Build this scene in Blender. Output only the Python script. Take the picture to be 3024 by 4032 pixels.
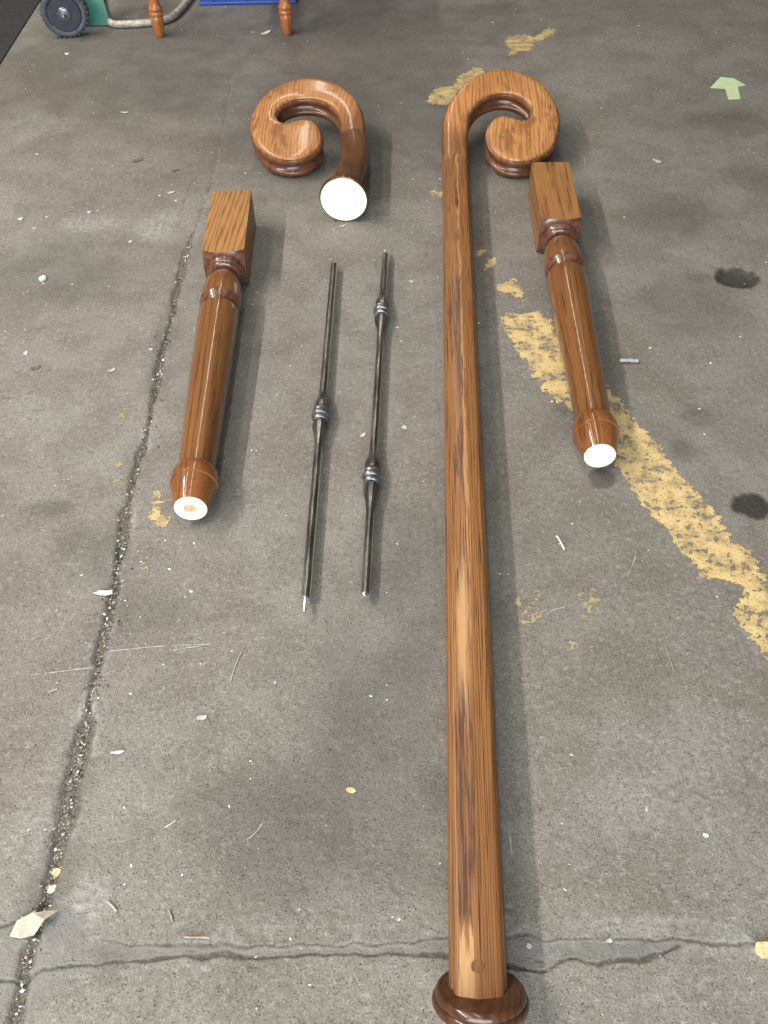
import bpy, bmesh, math, random
import numpy as np
from mathutils import Vector, Matrix
from mathutils.geometry import tessellate_polygon

for o in list(bpy.data.objects):
    bpy.data.objects.remove(o)
scene = bpy.context.scene
R_ = math.radians

# ------------------------------------------------------------------ camera
cam_d = bpy.data.cameras.new("camera")
cam = bpy.data.objects.new("camera", cam_d)
scene.collection.objects.link(cam)
scene.camera = cam
cam_d.sensor_fit = 'VERTICAL'
cam_d.sensor_height = 24.0
cam_d.lens = 24.0 * 3700.0 / 4032.0
cam_d.clip_start, cam_d.clip_end = 0.02, 200.0
PITCH, ROLL = R_(47.29), R_(-1.23)
cam.matrix_world = (Matrix.Translation((0, 0, 1.3)) @ Matrix.Rotation(math.pi / 2 - PITCH, 4, 'X')
                    @ Matrix.Rotation(ROLL, 4, 'Z'))

# ------------------------------------------------------------------ world and lamps
world = bpy.data.worlds.new("World")
scene.world = world
world.use_nodes = True
bg = world.node_tree.nodes["Background"]
bg.inputs[0].default_value = (0.80, 0.86, 0.95, 1)
bg.inputs[1].default_value = 0.06


def area(name, loc, target, sx, sy, power, col, axis_y=False):
    d = bpy.data.lights.new(name, 'AREA')
    d.shape, d.size, d.size_y = 'RECTANGLE', sx, sy
    d.energy, d.color = power, col
    o = bpy.data.objects.new(name, d)
    scene.collection.objects.link(o)
    o.location = loc
    z = (Vector(loc) - Vector(target)).normalized()
    y = Vector((0, 1, 0)) if axis_y else Vector((0, 0, 1))
    x = y.cross(z).normalized()
    y = z.cross(x).normalized()
    o.matrix_world = Matrix.Translation(loc) @ Matrix((x, y, z)).transposed().to_4x4()
    return o


# four parallel rows of tube lights hung along the hall: stepped shadows to the right, long thin highlights on the posts
for x_, y_, l_, w_, p_ in ((-3.65, 0.9, 7.0, 0.12, 800), (-2.4, 1.5, 8.0, 0.20, 120), (-0.35, 3.5, 11.0, 0.05, 130), (1.6, 3.0, 10.0, 0.20, 16)):
    area("tube_row", (x_, y_, 4.4), (x_, y_, 0), w_, l_, p_, (1.0, 0.955, 0.88), True)
# the open loading door behind the camera
area("open_door", (-0.4, -3.2, 2.1), (0.3, 1.6, 0.2), 4.0, 3.4, 640, (0.84, 0.93, 1.0))

scene.view_settings.view_transform = 'Standard'
scene.view_settings.look = 'None'
scene.view_settings.exposure = -0.32
scene.view_settings.gamma = 1.0
scene.view_settings.use_curve_mapping = False

# ------------------------------------------------------------------ measured plan of the place (metres)
VOLUTE_SHORT = [(-0.0270,0.1196),(-0.0276,0.1292),(-0.0281,0.1368),(-0.0288,0.1463),(-0.0295,0.1559),(-0.0304,0.1654),(-0.0312,0.1730),(-0.0325,0.1824),(-0.0339,0.1919),(-0.0357,0.2012),(-0.0372,0.2087),(-0.0395,0.2179),(-0.0422,0.2270),(-0.0447,0.2342),(-0.0482,0.2430),(-0.0521,0.2517),(-0.0564,0.2602),(-0.0601,0.2668),(-0.0650,0.2749),(-0.0704,0.2828),(-0.0761,0.2904),(-0.0808,0.2964),(-0.0870,0.3035),(-0.0936,0.3104),(-0.0991,0.3157),(-0.1062,0.3219),(-0.1137,0.3276),(-0.1215,0.3328),(-0.1281,0.3365),(-0.1366,0.3406),(-0.1453,0.3441),(-0.1543,0.3471),(-0.1616,0.3490),(-0.1709,0.3508),(-0.1803,0.3520),(-0.1878,0.3526),(-0.1973,0.3527),(-0.2068,0.3523),(-0.2161,0.3513),(-0.2236,0.3500),(-0.2328,0.3478),(-0.2417,0.3449),(-0.2505,0.3414),(-0.2574,0.3382),(-0.2656,0.3337),(-0.2736,0.3286),(-0.2798,0.3242),(-0.2872,0.3183),(-0.2943,0.3120),(-0.3010,0.3054),(-0.3062,0.2998),(-0.3124,0.2926),(-0.3183,0.2851),(-0.3237,0.2774),(-0.3279,0.2710),(-0.3326,0.2628),(-0.3370,0.2543),(-0.3402,0.2474),(-0.3439,0.2387),(-0.3472,0.2297),(-0.3501,0.2207),(-0.3521,0.2134),(-0.3543,0.2041),(-0.3560,0.1948),(-0.3572,0.1853),(-0.3579,0.1778),(-0.3583,0.1683),(-0.3583,0.1588),(-0.3580,0.1512),(-0.3573,0.1417),(-0.3561,0.1323),(-0.3545,0.1229),(-0.3530,0.1154),(-0.3507,0.1062),(-0.3479,0.0971),(-0.3448,0.0881),(-0.3420,0.0810),(-0.3382,0.0724),(-0.3339,0.0639),(-0.3302,0.0573),(-0.3251,0.0492),(-0.3196,0.0415),(-0.3136,0.0343),(-0.3085,0.0288),(-0.3016,0.0224),(-0.2942,0.0166),(-0.2864,0.0114),(-0.2798,0.0078),(-0.2712,0.0040),(-0.2624,0.0011),(-0.2533,-0.0010),(-0.2459,-0.0020),(-0.2365,-0.0024),(-0.2272,-0.0018),(-0.2198,-0.0007),(-0.2108,0.0014),(-0.2019,0.0045),(-0.1935,0.0084),(-0.1870,0.0121),(-0.1794,0.0175),(-0.1724,0.0236),(-0.1661,0.0304),(-0.1615,0.0363),(-0.1566,0.0442),(-0.1526,0.0526),(-0.1501,0.0596),(-0.1478,0.0685),(-0.1465,0.0777),(-0.1462,0.0870),(-0.1465,0.0945),(-0.1476,0.1039),(-0.1493,0.1132),(-0.1516,0.1223),(-0.1540,0.1295),(-0.1576,0.1381),(-0.1621,0.1462),(-0.1663,0.1523),(-0.1723,0.1592),(-0.1792,0.1649),(-0.1867,0.1693),(-0.1932,0.1715),(-0.2015,0.1726),(-0.2100,0.1718),(-0.2184,0.1693),(-0.2251,0.1667),(-0.2335,0.1632),(-0.2419,0.1603),(-0.2485,0.1590),(-0.2565,0.1591),(-0.2637,0.1614),(-0.2697,0.1660),(-0.2735,0.1711),(-0.2767,0.1786),(-0.2782,0.1871),(-0.2781,0.1960),(-0.2769,0.2032),(-0.2743,0.2119),(-0.2705,0.2202),(-0.2666,0.2265),(-0.2609,0.2337),(-0.2543,0.2401),(-0.2469,0.2455),(-0.2405,0.2491),(-0.2320,0.2527),(-0.2231,0.2552),(-0.2139,0.2567),(-0.2064,0.2572),(-0.1971,0.2570),(-0.1878,0.2560),(-0.1804,0.2545),(-0.1715,0.2519),(-0.1629,0.2483),(-0.1547,0.2439),(-0.1484,0.2398),(-0.1411,0.2339),(-0.1344,0.2274),(-0.1282,0.2203),(-0.1238,0.2143),(-0.1188,0.2063),(-0.1145,0.1979),(-0.1116,0.1910),(-0.1085,0.1820),(-0.1061,0.1729),(-0.1042,0.1636),(-0.1032,0.1561),(-0.1023,0.1466),(-0.1018,0.1371),(-0.1017,0.1276),(-0.1018,0.1200),(-0.1020,0.1104)]
VOLUTE_LONG = [(0.2533,0.0215),(0.2536,0.0327),(0.2537,0.0417),(0.2540,0.0529),(0.2543,0.0642),(0.2546,0.0754),(0.2549,0.0844),(0.2555,0.0956),(0.2562,0.1069),(0.2571,0.1181),(0.2580,0.1270),(0.2594,0.1381),(0.2611,0.1492),(0.2627,0.1581),(0.2650,0.1690),(0.2678,0.1798),(0.2712,0.1905),(0.2744,0.1988),(0.2789,0.2090),(0.2841,0.2188),(0.2901,0.2282),(0.2953,0.2353),(0.3025,0.2437),(0.3104,0.2513),(0.3173,0.2568),(0.3264,0.2628),(0.3361,0.2676),(0.3463,0.2710),(0.3547,0.2726),(0.3653,0.2732),(0.3758,0.2720),(0.3861,0.2692),(0.3939,0.2658),(0.4030,0.2603),(0.4113,0.2534),(0.4172,0.2471),(0.4236,0.2384),(0.4287,0.2289),(0.4325,0.2188),(0.4344,0.2105),(0.4352,0.2000),(0.4343,0.1898),(0.4314,0.1805),(0.4278,0.1744),(0.4219,0.1690),(0.4146,0.1667),(0.4081,0.1671),(0.3995,0.1700),(0.3905,0.1745),(0.3812,0.1792),(0.3736,0.1823),(0.3638,0.1847),(0.3539,0.1847),(0.3443,0.1824),(0.3371,0.1789),(0.3288,0.1728),(0.3217,0.1651),(0.3170,0.1580),(0.3121,0.1484),(0.3085,0.1381),(0.3058,0.1275),(0.3043,0.1187),(0.3032,0.1076),(0.3027,0.0965),(0.3029,0.0854),(0.3037,0.0766),(0.3056,0.0658),(0.3086,0.0553),(0.3118,0.0472),(0.3169,0.0376),(0.3231,0.0288),(0.3304,0.0208),(0.3370,0.0151),(0.3459,0.0091),(0.3556,0.0043),(0.3658,0.0008),(0.3743,-0.0011),(0.3851,-0.0024),(0.3961,-0.0023),(0.4048,-0.0015),(0.4156,0.0006),(0.4261,0.0038),(0.4363,0.0079),(0.4442,0.0119),(0.4536,0.0176),(0.4626,0.0242),(0.4708,0.0314),(0.4769,0.0378),(0.4837,0.0463),(0.4895,0.0555),(0.4944,0.0653),(0.4978,0.0735),(0.5016,0.0839),(0.5050,0.0946),(0.5076,0.1032),(0.5106,0.1140),(0.5132,0.1249),(0.5155,0.1359),(0.5170,0.1447),(0.5184,0.1558),(0.5192,0.1670),(0.5195,0.1782),(0.5193,0.1871),(0.5187,0.1983),(0.5176,0.2094),(0.5164,0.2183),(0.5144,0.2293),(0.5121,0.2403),(0.5094,0.2512),(0.5069,0.2598),(0.5034,0.2704),(0.4994,0.2809),(0.4949,0.2911),(0.4909,0.2991),(0.4855,0.3088),(0.4794,0.3182),(0.4742,0.3254),(0.4672,0.3340),(0.4596,0.3422),(0.4515,0.3498),(0.4447,0.3555),(0.4356,0.3618),(0.4261,0.3674),(0.4162,0.3720),(0.4079,0.3750),(0.3973,0.3779),(0.3864,0.3797),(0.3776,0.3805),(0.3665,0.3806),(0.3555,0.3799),(0.3445,0.3782),(0.3359,0.3763),(0.3253,0.3731),(0.3150,0.3691),(0.3050,0.3642),(0.2974,0.3598),(0.2882,0.3536),(0.2794,0.3467),(0.2728,0.3408),(0.2648,0.3330),(0.2573,0.3247),(0.2502,0.3161),(0.2447,0.3090),(0.2383,0.2998),(0.2321,0.2905),(0.2263,0.2809),(0.2220,0.2730),(0.2168,0.2631),(0.2121,0.2529),(0.2086,0.2447),(0.2046,0.2342),(0.2010,0.2236),(0.1978,0.2129),(0.1955,0.2042),(0.1930,0.1933),(0.1909,0.1822),(0.1890,0.1712),(0.1878,0.1623),(0.1864,0.1511),(0.1853,0.1399),(0.1846,0.1310),(0.1838,0.1198),(0.1832,0.1085),(0.1826,0.0973),(0.1823,0.0883),(0.1818,0.0771),(0.1814,0.0658),(0.1810,0.0546),(0.1807,0.0456),(0.1803,0.0344)]
JOINT = [(-0.479,3.232),(-0.470,2.951),(-0.466,2.731),(-0.463,2.533),(-0.463,2.390),(-0.479,2.258),(-0.489,2.145),(-0.490,1.998),(-0.485,1.826),(-0.491,1.704),(-0.485,1.560),(-0.484,1.428),(-0.488,1.347),(-0.489,1.258),(-0.487,1.186),(-0.484,1.107),(-0.474,1.001),(-0.476,0.923),(-0.475,0.850),(-0.475,0.782),(-0.474,0.725),(-0.474,0.664),(-0.474,0.606),(-0.473,0.558),(-0.473,0.518),(-0.477,0.480),(-0.480,0.450),(-0.481,0.420),(-0.482,0.381),(-0.480,0.348),(-0.477,0.301)]
CRACK_UP = [(-0.389,0.438),(-0.351,0.431),(-0.308,0.427),(-0.268,0.426),(-0.198,0.425),(-0.159,0.424),(-0.113,0.426),(-0.065,0.424),(-0.016,0.424),(0.118,0.429),(0.153,0.430),(0.181,0.433),(0.198,0.427),(0.229,0.422),(0.255,0.426),(0.282,0.423),(0.323,0.422),(0.375,0.423),(0.390,0.419),(0.446,0.415),(0.471,0.417),(0.490,0.410),(0.524,0.412),(0.593,0.415)]
CRACK_LOW = [(-0.529,0.389),(-0.499,0.389),(-0.483,0.384),(-0.460,0.400),(-0.425,0.406),(-0.389,0.404),(-0.360,0.408),(-0.282,0.411),(-0.216,0.414),(-0.158,0.408),(-0.110,0.413),(-0.016,0.410),(0.116,0.403),(0.149,0.394),(0.175,0.389),(0.200,0.388),(0.219,0.396),(0.242,0.399),(0.270,0.393),(0.286,0.397),(0.325,0.399),(0.351,0.404),(0.375,0.412)]
CRACK_LEFT = [(-0.591,0.458),(-0.529,0.457),(-0.505,0.461),(-0.491,0.466),(-0.476,0.481),(-0.469,0.494)]
HAIRLINES = [[(0.194,1.612),(0.241,1.632),(0.280,1.653),(0.318,1.670),(0.353,1.687)],
    [(-0.816,1.556),(-0.778,1.562),(-0.752,1.576)],
    [(-0.801,1.496),(-0.770,1.508),(-0.737,1.512),(-0.694,1.516)],
    [(-0.484,2.534),(-0.507,2.508),(-0.519,2.465),(-0.529,2.317)]]
YELLOW_LINE = [(0.277,1.810),(0.285,1.774),(0.293,1.735),(0.302,1.689),(0.320,1.644),(0.335,1.586),(0.348,1.544),(0.365,1.510),(0.389,1.483),(0.422,1.409),(0.450,1.350),(0.459,1.309),(0.459,1.292),(0.475,1.246),(0.492,1.197),(0.508,1.160),(0.524,1.144),(0.528,1.099),(0.544,1.069),(0.557,1.031),(0.580,1.021),(0.592,1.025),(0.618,1.002),(0.622,0.979),(0.593,0.962),(0.593,0.919),(0.609,0.893),(0.621,0.852),(0.656,0.774),(0.698,0.903),(0.681,0.960),(0.667,1.009),(0.663,1.047),(0.656,1.085),(0.629,1.111),(0.627,1.146),(0.613,1.199),(0.599,1.237),(0.582,1.265),(0.564,1.329),(0.546,1.377),(0.521,1.440),(0.508,1.486),(0.482,1.554),(0.457,1.618),(0.426,1.685),(0.395,1.762),(0.390,1.794),(0.370,1.828),(0.336,1.821),(0.293,1.822)]
YELLOW_SOLID = [[(0.456,3.428),(0.483,3.466),(0.530,3.473),(0.565,3.451),(0.612,3.518),(0.651,3.516),(0.641,3.477),(0.584,3.421),(0.554,3.394),(0.535,3.329),(0.498,3.331),(0.488,3.304),(0.453,3.297),(0.467,3.352),(0.459,3.390)],
    [(0.162,2.936),(0.180,3.011),(0.203,3.058),(0.253,3.064),(0.276,3.147),(0.314,3.171),(0.331,3.208),(0.360,3.207),(0.364,3.160),(0.393,3.167),(0.421,3.197),(0.421,3.157),(0.374,3.116),(0.312,3.061),(0.243,2.960),(0.223,2.927)],
    [(-0.441,1.268),(-0.431,1.272),(-0.422,1.231),(-0.426,1.219),(-0.402,1.198),(-0.403,1.171),(-0.429,1.178),(-0.443,1.199),(-0.442,1.219),(-0.434,1.232)],
    [(0.278,1.924),(0.295,1.940),(0.327,1.961),(0.343,1.921),(0.351,1.886),(0.337,1.870),(0.325,1.896),(0.291,1.906)],
    [(0.272,2.049),(0.289,2.056),(0.292,2.034),(0.282,2.015),(0.268,2.001),(0.260,2.006)],
    [(0.241,2.065),(0.254,2.094),(0.271,2.093),(0.269,2.074),(0.254,2.059)],
    [(0.145,2.391),(0.161,2.402),(0.175,2.383),(0.174,2.366),(0.150,2.371)]]
YELLOW_FAINT = [[(0.272,0.968),(0.266,0.950),(0.254,0.937),(0.241,0.932),(0.228,0.937),(0.220,0.951),(0.219,0.970),(0.224,0.988),(0.236,1.002),(0.250,1.007),(0.263,1.001),(0.271,0.987)],
    [(0.372,0.981),(0.364,0.953),(0.354,0.932),(0.343,0.925),(0.334,0.933),(0.331,0.954),(0.332,0.982),(0.340,1.011),(0.350,1.033),(0.362,1.041),(0.370,1.032),(0.374,1.010)],
    [(0.326,0.884),(0.323,0.877),(0.317,0.872),(0.310,0.870),(0.303,0.872),(0.299,0.877),(0.298,0.884),(0.301,0.892),(0.307,0.897),(0.314,0.899),(0.321,0.896),(0.325,0.891)],
    [(-0.521,1.488),(-0.520,1.470),(-0.524,1.457),(-0.530,1.453),(-0.539,1.458),(-0.546,1.471),(-0.552,1.488),(-0.553,1.506),(-0.549,1.519),(-0.542,1.524),(-0.534,1.519),(-0.526,1.505)],
    [(-0.510,1.343),(-0.509,1.330),(-0.512,1.320),(-0.518,1.316),(-0.525,1.320),(-0.531,1.330),(-0.536,1.344),(-0.536,1.358),(-0.534,1.368),(-0.528,1.371),(-0.520,1.368),(-0.514,1.357)],
    [(-0.506,1.285),(-0.506,1.274),(-0.509,1.266),(-0.515,1.264),(-0.522,1.267),(-0.528,1.275),(-0.531,1.286),(-0.532,1.297),(-0.529,1.305),(-0.523,1.308),(-0.516,1.304),(-0.510,1.296)],
    [(-0.406,1.099),(-0.406,1.091),(-0.409,1.084),(-0.415,1.082),(-0.421,1.085),(-0.426,1.091),(-0.429,1.100),(-0.429,1.108),(-0.426,1.114),(-0.420,1.117),(-0.414,1.114),(-0.409,1.108)],
    [(-0.425,1.073),(-0.425,1.068),(-0.428,1.064),(-0.432,1.062),(-0.436,1.064),(-0.440,1.068),(-0.442,1.074),(-0.442,1.080),(-0.440,1.084),(-0.436,1.085),(-0.431,1.083),(-0.427,1.079)]]
ARROW = [(1.068,3.007),(1.121,3.087),(1.161,3.076),(1.185,3.022),(1.157,3.011),(1.142,2.924),(1.104,2.921),(1.114,3.000)]
STAINS_AND_SHADE = [(0.867,1.951,0.046,0.045,0.88),(0.720,1.851,0.124,0.117,0.30),(0.695,1.200,0.040,0.038,0.95),(0.423,1.275,0.027,0.027,0.60),(-0.641,1.229,0.041,0.023,0.38),(0.777,2.238,0.113,0.099,0.32),(1.073,2.770,0.098,0.082,0.35),(0.653,1.449,0.036,0.031,0.30),(0.599,1.352,0.030,0.032,0.35),(-0.117,2.879,0.485,0.413,0.45),(0.143,3.290,0.223,0.123,0.35),(-0.645,3.127,0.217,0.277,0.45),(-0.892,3.344,0.490,0.502,0.40),(0.026,3.541,0.630,0.266,0.35),(-0.845,2.027,0.209,0.151,0.30),(-0.504,1.100,0.055,0.065,0.30),(-0.403,0.983,0.070,0.048,0.22),(0.023,3.296,0.129,0.083,0.30),(0.381,1.490,0.032,0.024,0.30),(-0.466,0.647,0.027,0.043,0.25),(-0.372,0.404,0.030,0.028,0.20),(-0.551,1.131,0.042,0.042,0.25),(-0.394,3.114,0.166,0.169,0.30),(-0.918,3.593,0.231,0.139,0.30),(0.404,3.714,0.186,0.074,0.40),(0.773,1.944,0.037,0.027,0.35),(1.039,2.430,0.062,0.069,0.30),(-0.012,0.729,0.141,0.240,0.36),(-0.124,0.589,0.139,0.118,0.40),(0.045,1.026,0.080,0.217,0.30)]  # floor stains, plus broad soft shadows painted in beside the rail and far left
LIGHTS_ = [(-0.779,2.264,0.102,0.057,0.50),(-0.581,2.243,0.060,0.075,0.45),(-1.058,2.837,0.094,0.101,0.35),(-0.951,2.849,0.055,0.068,0.30),(0.675,3.060,0.203,0.112,0.20),(0.910,3.423,0.262,0.130,0.25),(-0.692,2.889,0.032,0.035,0.30),(-0.967,3.285,0.052,0.083,0.30),(-0.186,0.448,0.068,0.016,0.15),(0.446,0.675,0.133,0.118,0.25),(0.542,0.905,0.084,0.098,0.15),(-0.517,0.579,0.044,0.073,0.25),(-0.415,0.487,0.031,0.037,0.40),(0.340,0.441,0.118,0.016,0.40),(0.151,0.448,0.020,0.010,0.30),(0.372,0.358,0.097,0.029,0.20)]
SCRATCHES = [[(-0.462,0.898),(-0.425,0.902),(-0.383,0.906),(-0.292,0.908)],
    [(-0.592,0.854),(-0.550,0.858),(-0.484,0.867)],
    [(-0.363,0.897),(-0.311,0.905)],
    [(0.426,1.033),(0.448,1.073),(0.453,1.091)],
    [(0.275,0.954),(0.280,0.962),(0.307,0.969)],
    [(-0.371,2.519),(-0.328,2.517)],
    [(0.170,0.578),(0.169,0.538)],
    [(0.563,2.588),(0.600,2.590),(0.589,2.508)],
    [(-0.327,0.589),(-0.312,0.599),(-0.312,0.601)],
    [(-0.210,0.566),(-0.193,0.579),(-0.185,0.594)],
    [(-0.164,1.015),(-0.135,1.028)]]
CHIP_AT = {'a':(-0.484,0.455),'b':(-0.471,0.530),'c':(-0.471,0.507),'d':(-0.493,1.020),'e':(-0.416,0.711),'f':(-0.293,0.768),'g':(-0.247,0.861),'h':(-0.539,0.823),'i':(-0.261,0.436),'j':(-0.382,0.479),'k':(-0.300,0.465),'l':(-0.057,0.641),'m':(0.543,1.629),'n':(0.319,1.112),'o':(0.462,0.860),'p':(0.486,0.404),'q':(0.285,0.421),'r':(0.179,0.417),'s':(0.447,0.561),'t':(-0.386,3.536),'u':(0.799,2.536),'v':(-0.786,2.920),'w':(-0.570,2.416),'x':(-0.777,2.320),'y':(-0.692,2.607),'z':(-0.954,2.292),'A':(-0.905,2.243),'B':(-0.572,2.543),'C':(-0.639,2.168),'D':(-0.616,3.054),'E':(-0.828,2.003),'F':(-0.799,1.709),'G':(-0.592,1.641),'H':(-0.517,1.713),'I':(-0.632,1.915),'J':(-0.652,2.028),'K':(0.045,1.434),'L':(0.078,1.960),'M':(-0.041,1.412),'N':(-0.093,2.221),'O':(-1.062,3.386),'P':(-1.049,3.187),'Q':(0.601,1.680),'R':(-0.512,3.210),'S':(0.821,2.950),'T':(-0.764,1.655)}
# ------------------------------------------------------------------ helpers
rng = np.random.default_rng(7)
random.seed(7)
COL = scene.collection.objects


def tag(o, label=None, cat=None, group=None, kind=None):
    if label: o["label"] = label
    if cat: o["category"] = cat
    if group: o["group"] = group
    if kind: o["kind"] = kind
    return o


def empty(name, loc=(0, 0, 0)):
    o = bpy.data.objects.new(name, None)
    o.location = loc
    o.empty_display_size = 0.05
    COL.link(o)
    return o


def mesh_obj(name, verts, faces, mat, parent=None, smooth=True, sharp=40, mw=None):
    me = bpy.data.meshes.new(name)
    me.from_pydata([tuple(v) for v in verts], [], [tuple(f) for f in faces])
    bm = bmesh.new()
    bm.from_mesh(me)
    bmesh.ops.recalc_face_normals(bm, faces=bm.faces)
    bm.to_mesh(me)
    bm.free()
    if smooth:
        me.polygons.foreach_set("use_smooth", [True] * len(me.polygons))
        me.set_sharp_from_angle(angle=R_(sharp))
    me.materials.append(mat)
    me.update()
    o = bpy.data.objects.new(name, me)
    COL.link(o)
    if parent:
        o.parent = parent
    if mw is not None:
        o.matrix_world = mw
    return o


def lathe(name, prof, mat, parent=None, seg=48, cap0=True, cap1=True, sharp=40, jitter=0.0):
    """prof = [(axial t, radius)], axis = local -Y (t grows towards -Y); z up."""
    v, f = [], []
    n = len(prof)
    for t, r in prof:
        for k in range(seg):
            a = 2 * math.pi * (k + 0.5) / seg
            rr = r * (1 + jitter * random.uniform(-1, 1))
            v.append((rr * math.sin(a), -t, rr * math.cos(a)))
    for i in range(n - 1):
        for k in range(seg):
            k2 = (k + 1) % seg
            f.append((i * seg + k, i * seg + k2, (i + 1) * seg + k2, (i + 1) * seg + k))
    if cap0: f.append(tuple(range(seg)))
    if cap1: f.append(tuple((n - 1) * seg + k for k in range(seg))[::-1])
    return mesh_obj(name, v, f, mat, parent, sharp=sharp)


def box(name, lo, hi, mat, parent=None, bevel=0.0):
    x0, y0, z0 = lo; x1, y1, z1 = hi
    me = bpy.data.meshes.new(name)
    bm = bmesh.new()
    bmesh.ops.create_cube(bm, size=1)
    for v in bm.verts:
        v.co = Vector((x0 + (v.co.x + .5) * (x1 - x0), y0 + (v.co.y + .5) * (y1 - y0), z0 + (v.co.z + .5) * (z1 - z0)))
    if bevel:
        bmesh.ops.bevel(bm, geom=bm.edges[:], offset=bevel, segments=2, profile=.5, affect='EDGES')
    bm.to_mesh(me); bm.free()
    me.materials.append(mat)
    o = bpy.data.objects.new(name, me)
    COL.link(o)
    if parent: o.parent = parent
    return o


def tube(name, pts, r, mat, parent=None, seg=10, closed=False, flat=1.0):
    P = [Vector(p) for p in pts]
    v, f = [], []
    n = len(P)
    for i, p in enumerate(P):
        a = P[i - 1] if (i > 0 or closed) else P[i]
        b = P[(i + 1) % n] if (i < n - 1 or closed) else P[i]
        t = (b - a).normalized()
        up = Vector((0, 0, 1)) if abs(t.z) < .9 else Vector((0, 1, 0))
        s = t.cross(up).normalized()
        u = s.cross(t)
        for k in range(seg):
            an = 2 * math.pi * k / seg
            v.append(p + s * (r * math.cos(an)) + u * (r * flat * math.sin(an)))
    m = n if closed else n - 1
    for i in range(m):
        for k in range(seg):
            j = (i + 1) % n; k2 = (k + 1) % seg
            f.append((i * seg + k, i * seg + k2, j * seg + k2, j * seg + k))
    if not closed:
        f.append(tuple(range(seg))); f.append(tuple((n - 1) * seg + k for k in range(seg)))
    return mesh_obj(name, v, f, mat, parent)


# ------------------------------------------------------------------ node helpers
class NT:
    def __init__(self, name):
        self.m = bpy.data.materials.new(name)
        self.m.use_nodes = True
        self.t = self.m.node_tree
        self.bsdf = self.t.nodes["Principled BSDF"]
        self.out = self.t.nodes["Material Output"]

    def n(self, typ, **kw):
        nd = self.t.nodes.new(typ)
        for k, v in kw.items():
            setattr(nd, k, v)
        return nd

    def set(self, sock, val):
        if isinstance(val, bpy.types.NodeSocket):
            self.t.links.new(val, sock)
        elif isinstance(val, (tuple, list)) and len(val) == 3 and sock.type == 'RGBA':
            sock.default_value = (*val, 1)
        else:
            sock.default_value = val

    def math(self, op, a, b=0.0, c=None, clamp=False):
        nd = self.n('ShaderNodeMath', operation=op, use_clamp=clamp)
        self.set(nd.inputs[0], a); self.set(nd.inputs[1], b)
        if c is not None: self.set(nd.inputs[2], c)
        return nd.outputs[0]

    def mix(self, fac, a, b, mode='MIX'):
        nd = self.n('ShaderNodeMix', data_type='RGBA', blend_type=mode)
        self.set(nd.inputs[0], fac); self.set(nd.inputs[6], a); self.set(nd.inputs[7], b)
        return nd.outputs[2]

    def coords(self, scale=(1, 1, 1), rot=(0, 0, 0), loc=(0, 0, 0)):
        if not hasattr(self, 'tc'):
            self.tc = self.n('ShaderNodeTexCoord')
        mp = self.n('ShaderNodeMapping')
        self.t.links.new(self.tc.outputs['Object'], mp.inputs[0])
        mp.inputs['Scale'].default_value = scale
        mp.inputs['Rotation'].default_value = rot
        mp.inputs['Location'].default_value = loc
        return mp.outputs[0]

    def noise(self, vec, scale, detail=2.0, rough=0.5, dist=0.0):
        nd = self.n('ShaderNodeTexNoise')
        self.set(nd.inputs['Vector'], vec)
        nd.inputs['Scale'].default_value = scale
        nd.inputs['Detail'].default_value = detail
        nd.inputs['Roughness'].default_value = rough
        nd.inputs['Distortion'].default_value = dist
        return nd.outputs['Fac']

    def ramp(self, fac, lo, hi, smooth=True):
        nd = self.n('ShaderNodeMapRange', interpolation_type='SMOOTHSTEP' if smooth else 'LINEAR')
        self.set(nd.inputs[0], fac)
        nd.inputs[1].default_value = lo; nd.inputs[2].default_value = hi
        return nd.outputs[0]

    def sep(self, vec):
        nd = self.n('ShaderNodeSeparateXYZ')
        self.set(nd.inputs[0], vec)
        return nd.outputs

    def attr(self, name):
        nd = self.n('ShaderNodeAttribute')
        nd.attribute_name = name
        return nd

    def bump(self, h, strength, dist=0.002):
        nd = self.n('ShaderNodeBump')
        nd.inputs['Strength'].default_value = strength
        nd.inputs['Distance'].default_value = dist
        self.set(nd.inputs['Height'], h)
        self.t.links.new(nd.outputs[0], self.bsdf.inputs['Normal'])

    def final(self, color, rough, **kw):
        self.set(self.bsdf.inputs['Base Color'], color)
        self.set(self.bsdf.inputs['Roughness'], rough)
        for k, v in kw.items():
            self.set(self.bsdf.inputs[k], v)
        return self.m


def plain(name, col, rough, metallic=0.0, var=0.25, scale=40, **kw):
    t = NT(name)
    nz = t.noise(t.coords(), scale, 4, .6)
    c = t.mix(t.ramp(nz, .3, .7), tuple(x * (1 - var) for x in col), tuple(min(1, x * (1 + var)) for x in col))
    t.bump(nz, .15, .001)
    return t.final(c, rough, Metallic=metallic, **kw)


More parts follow.
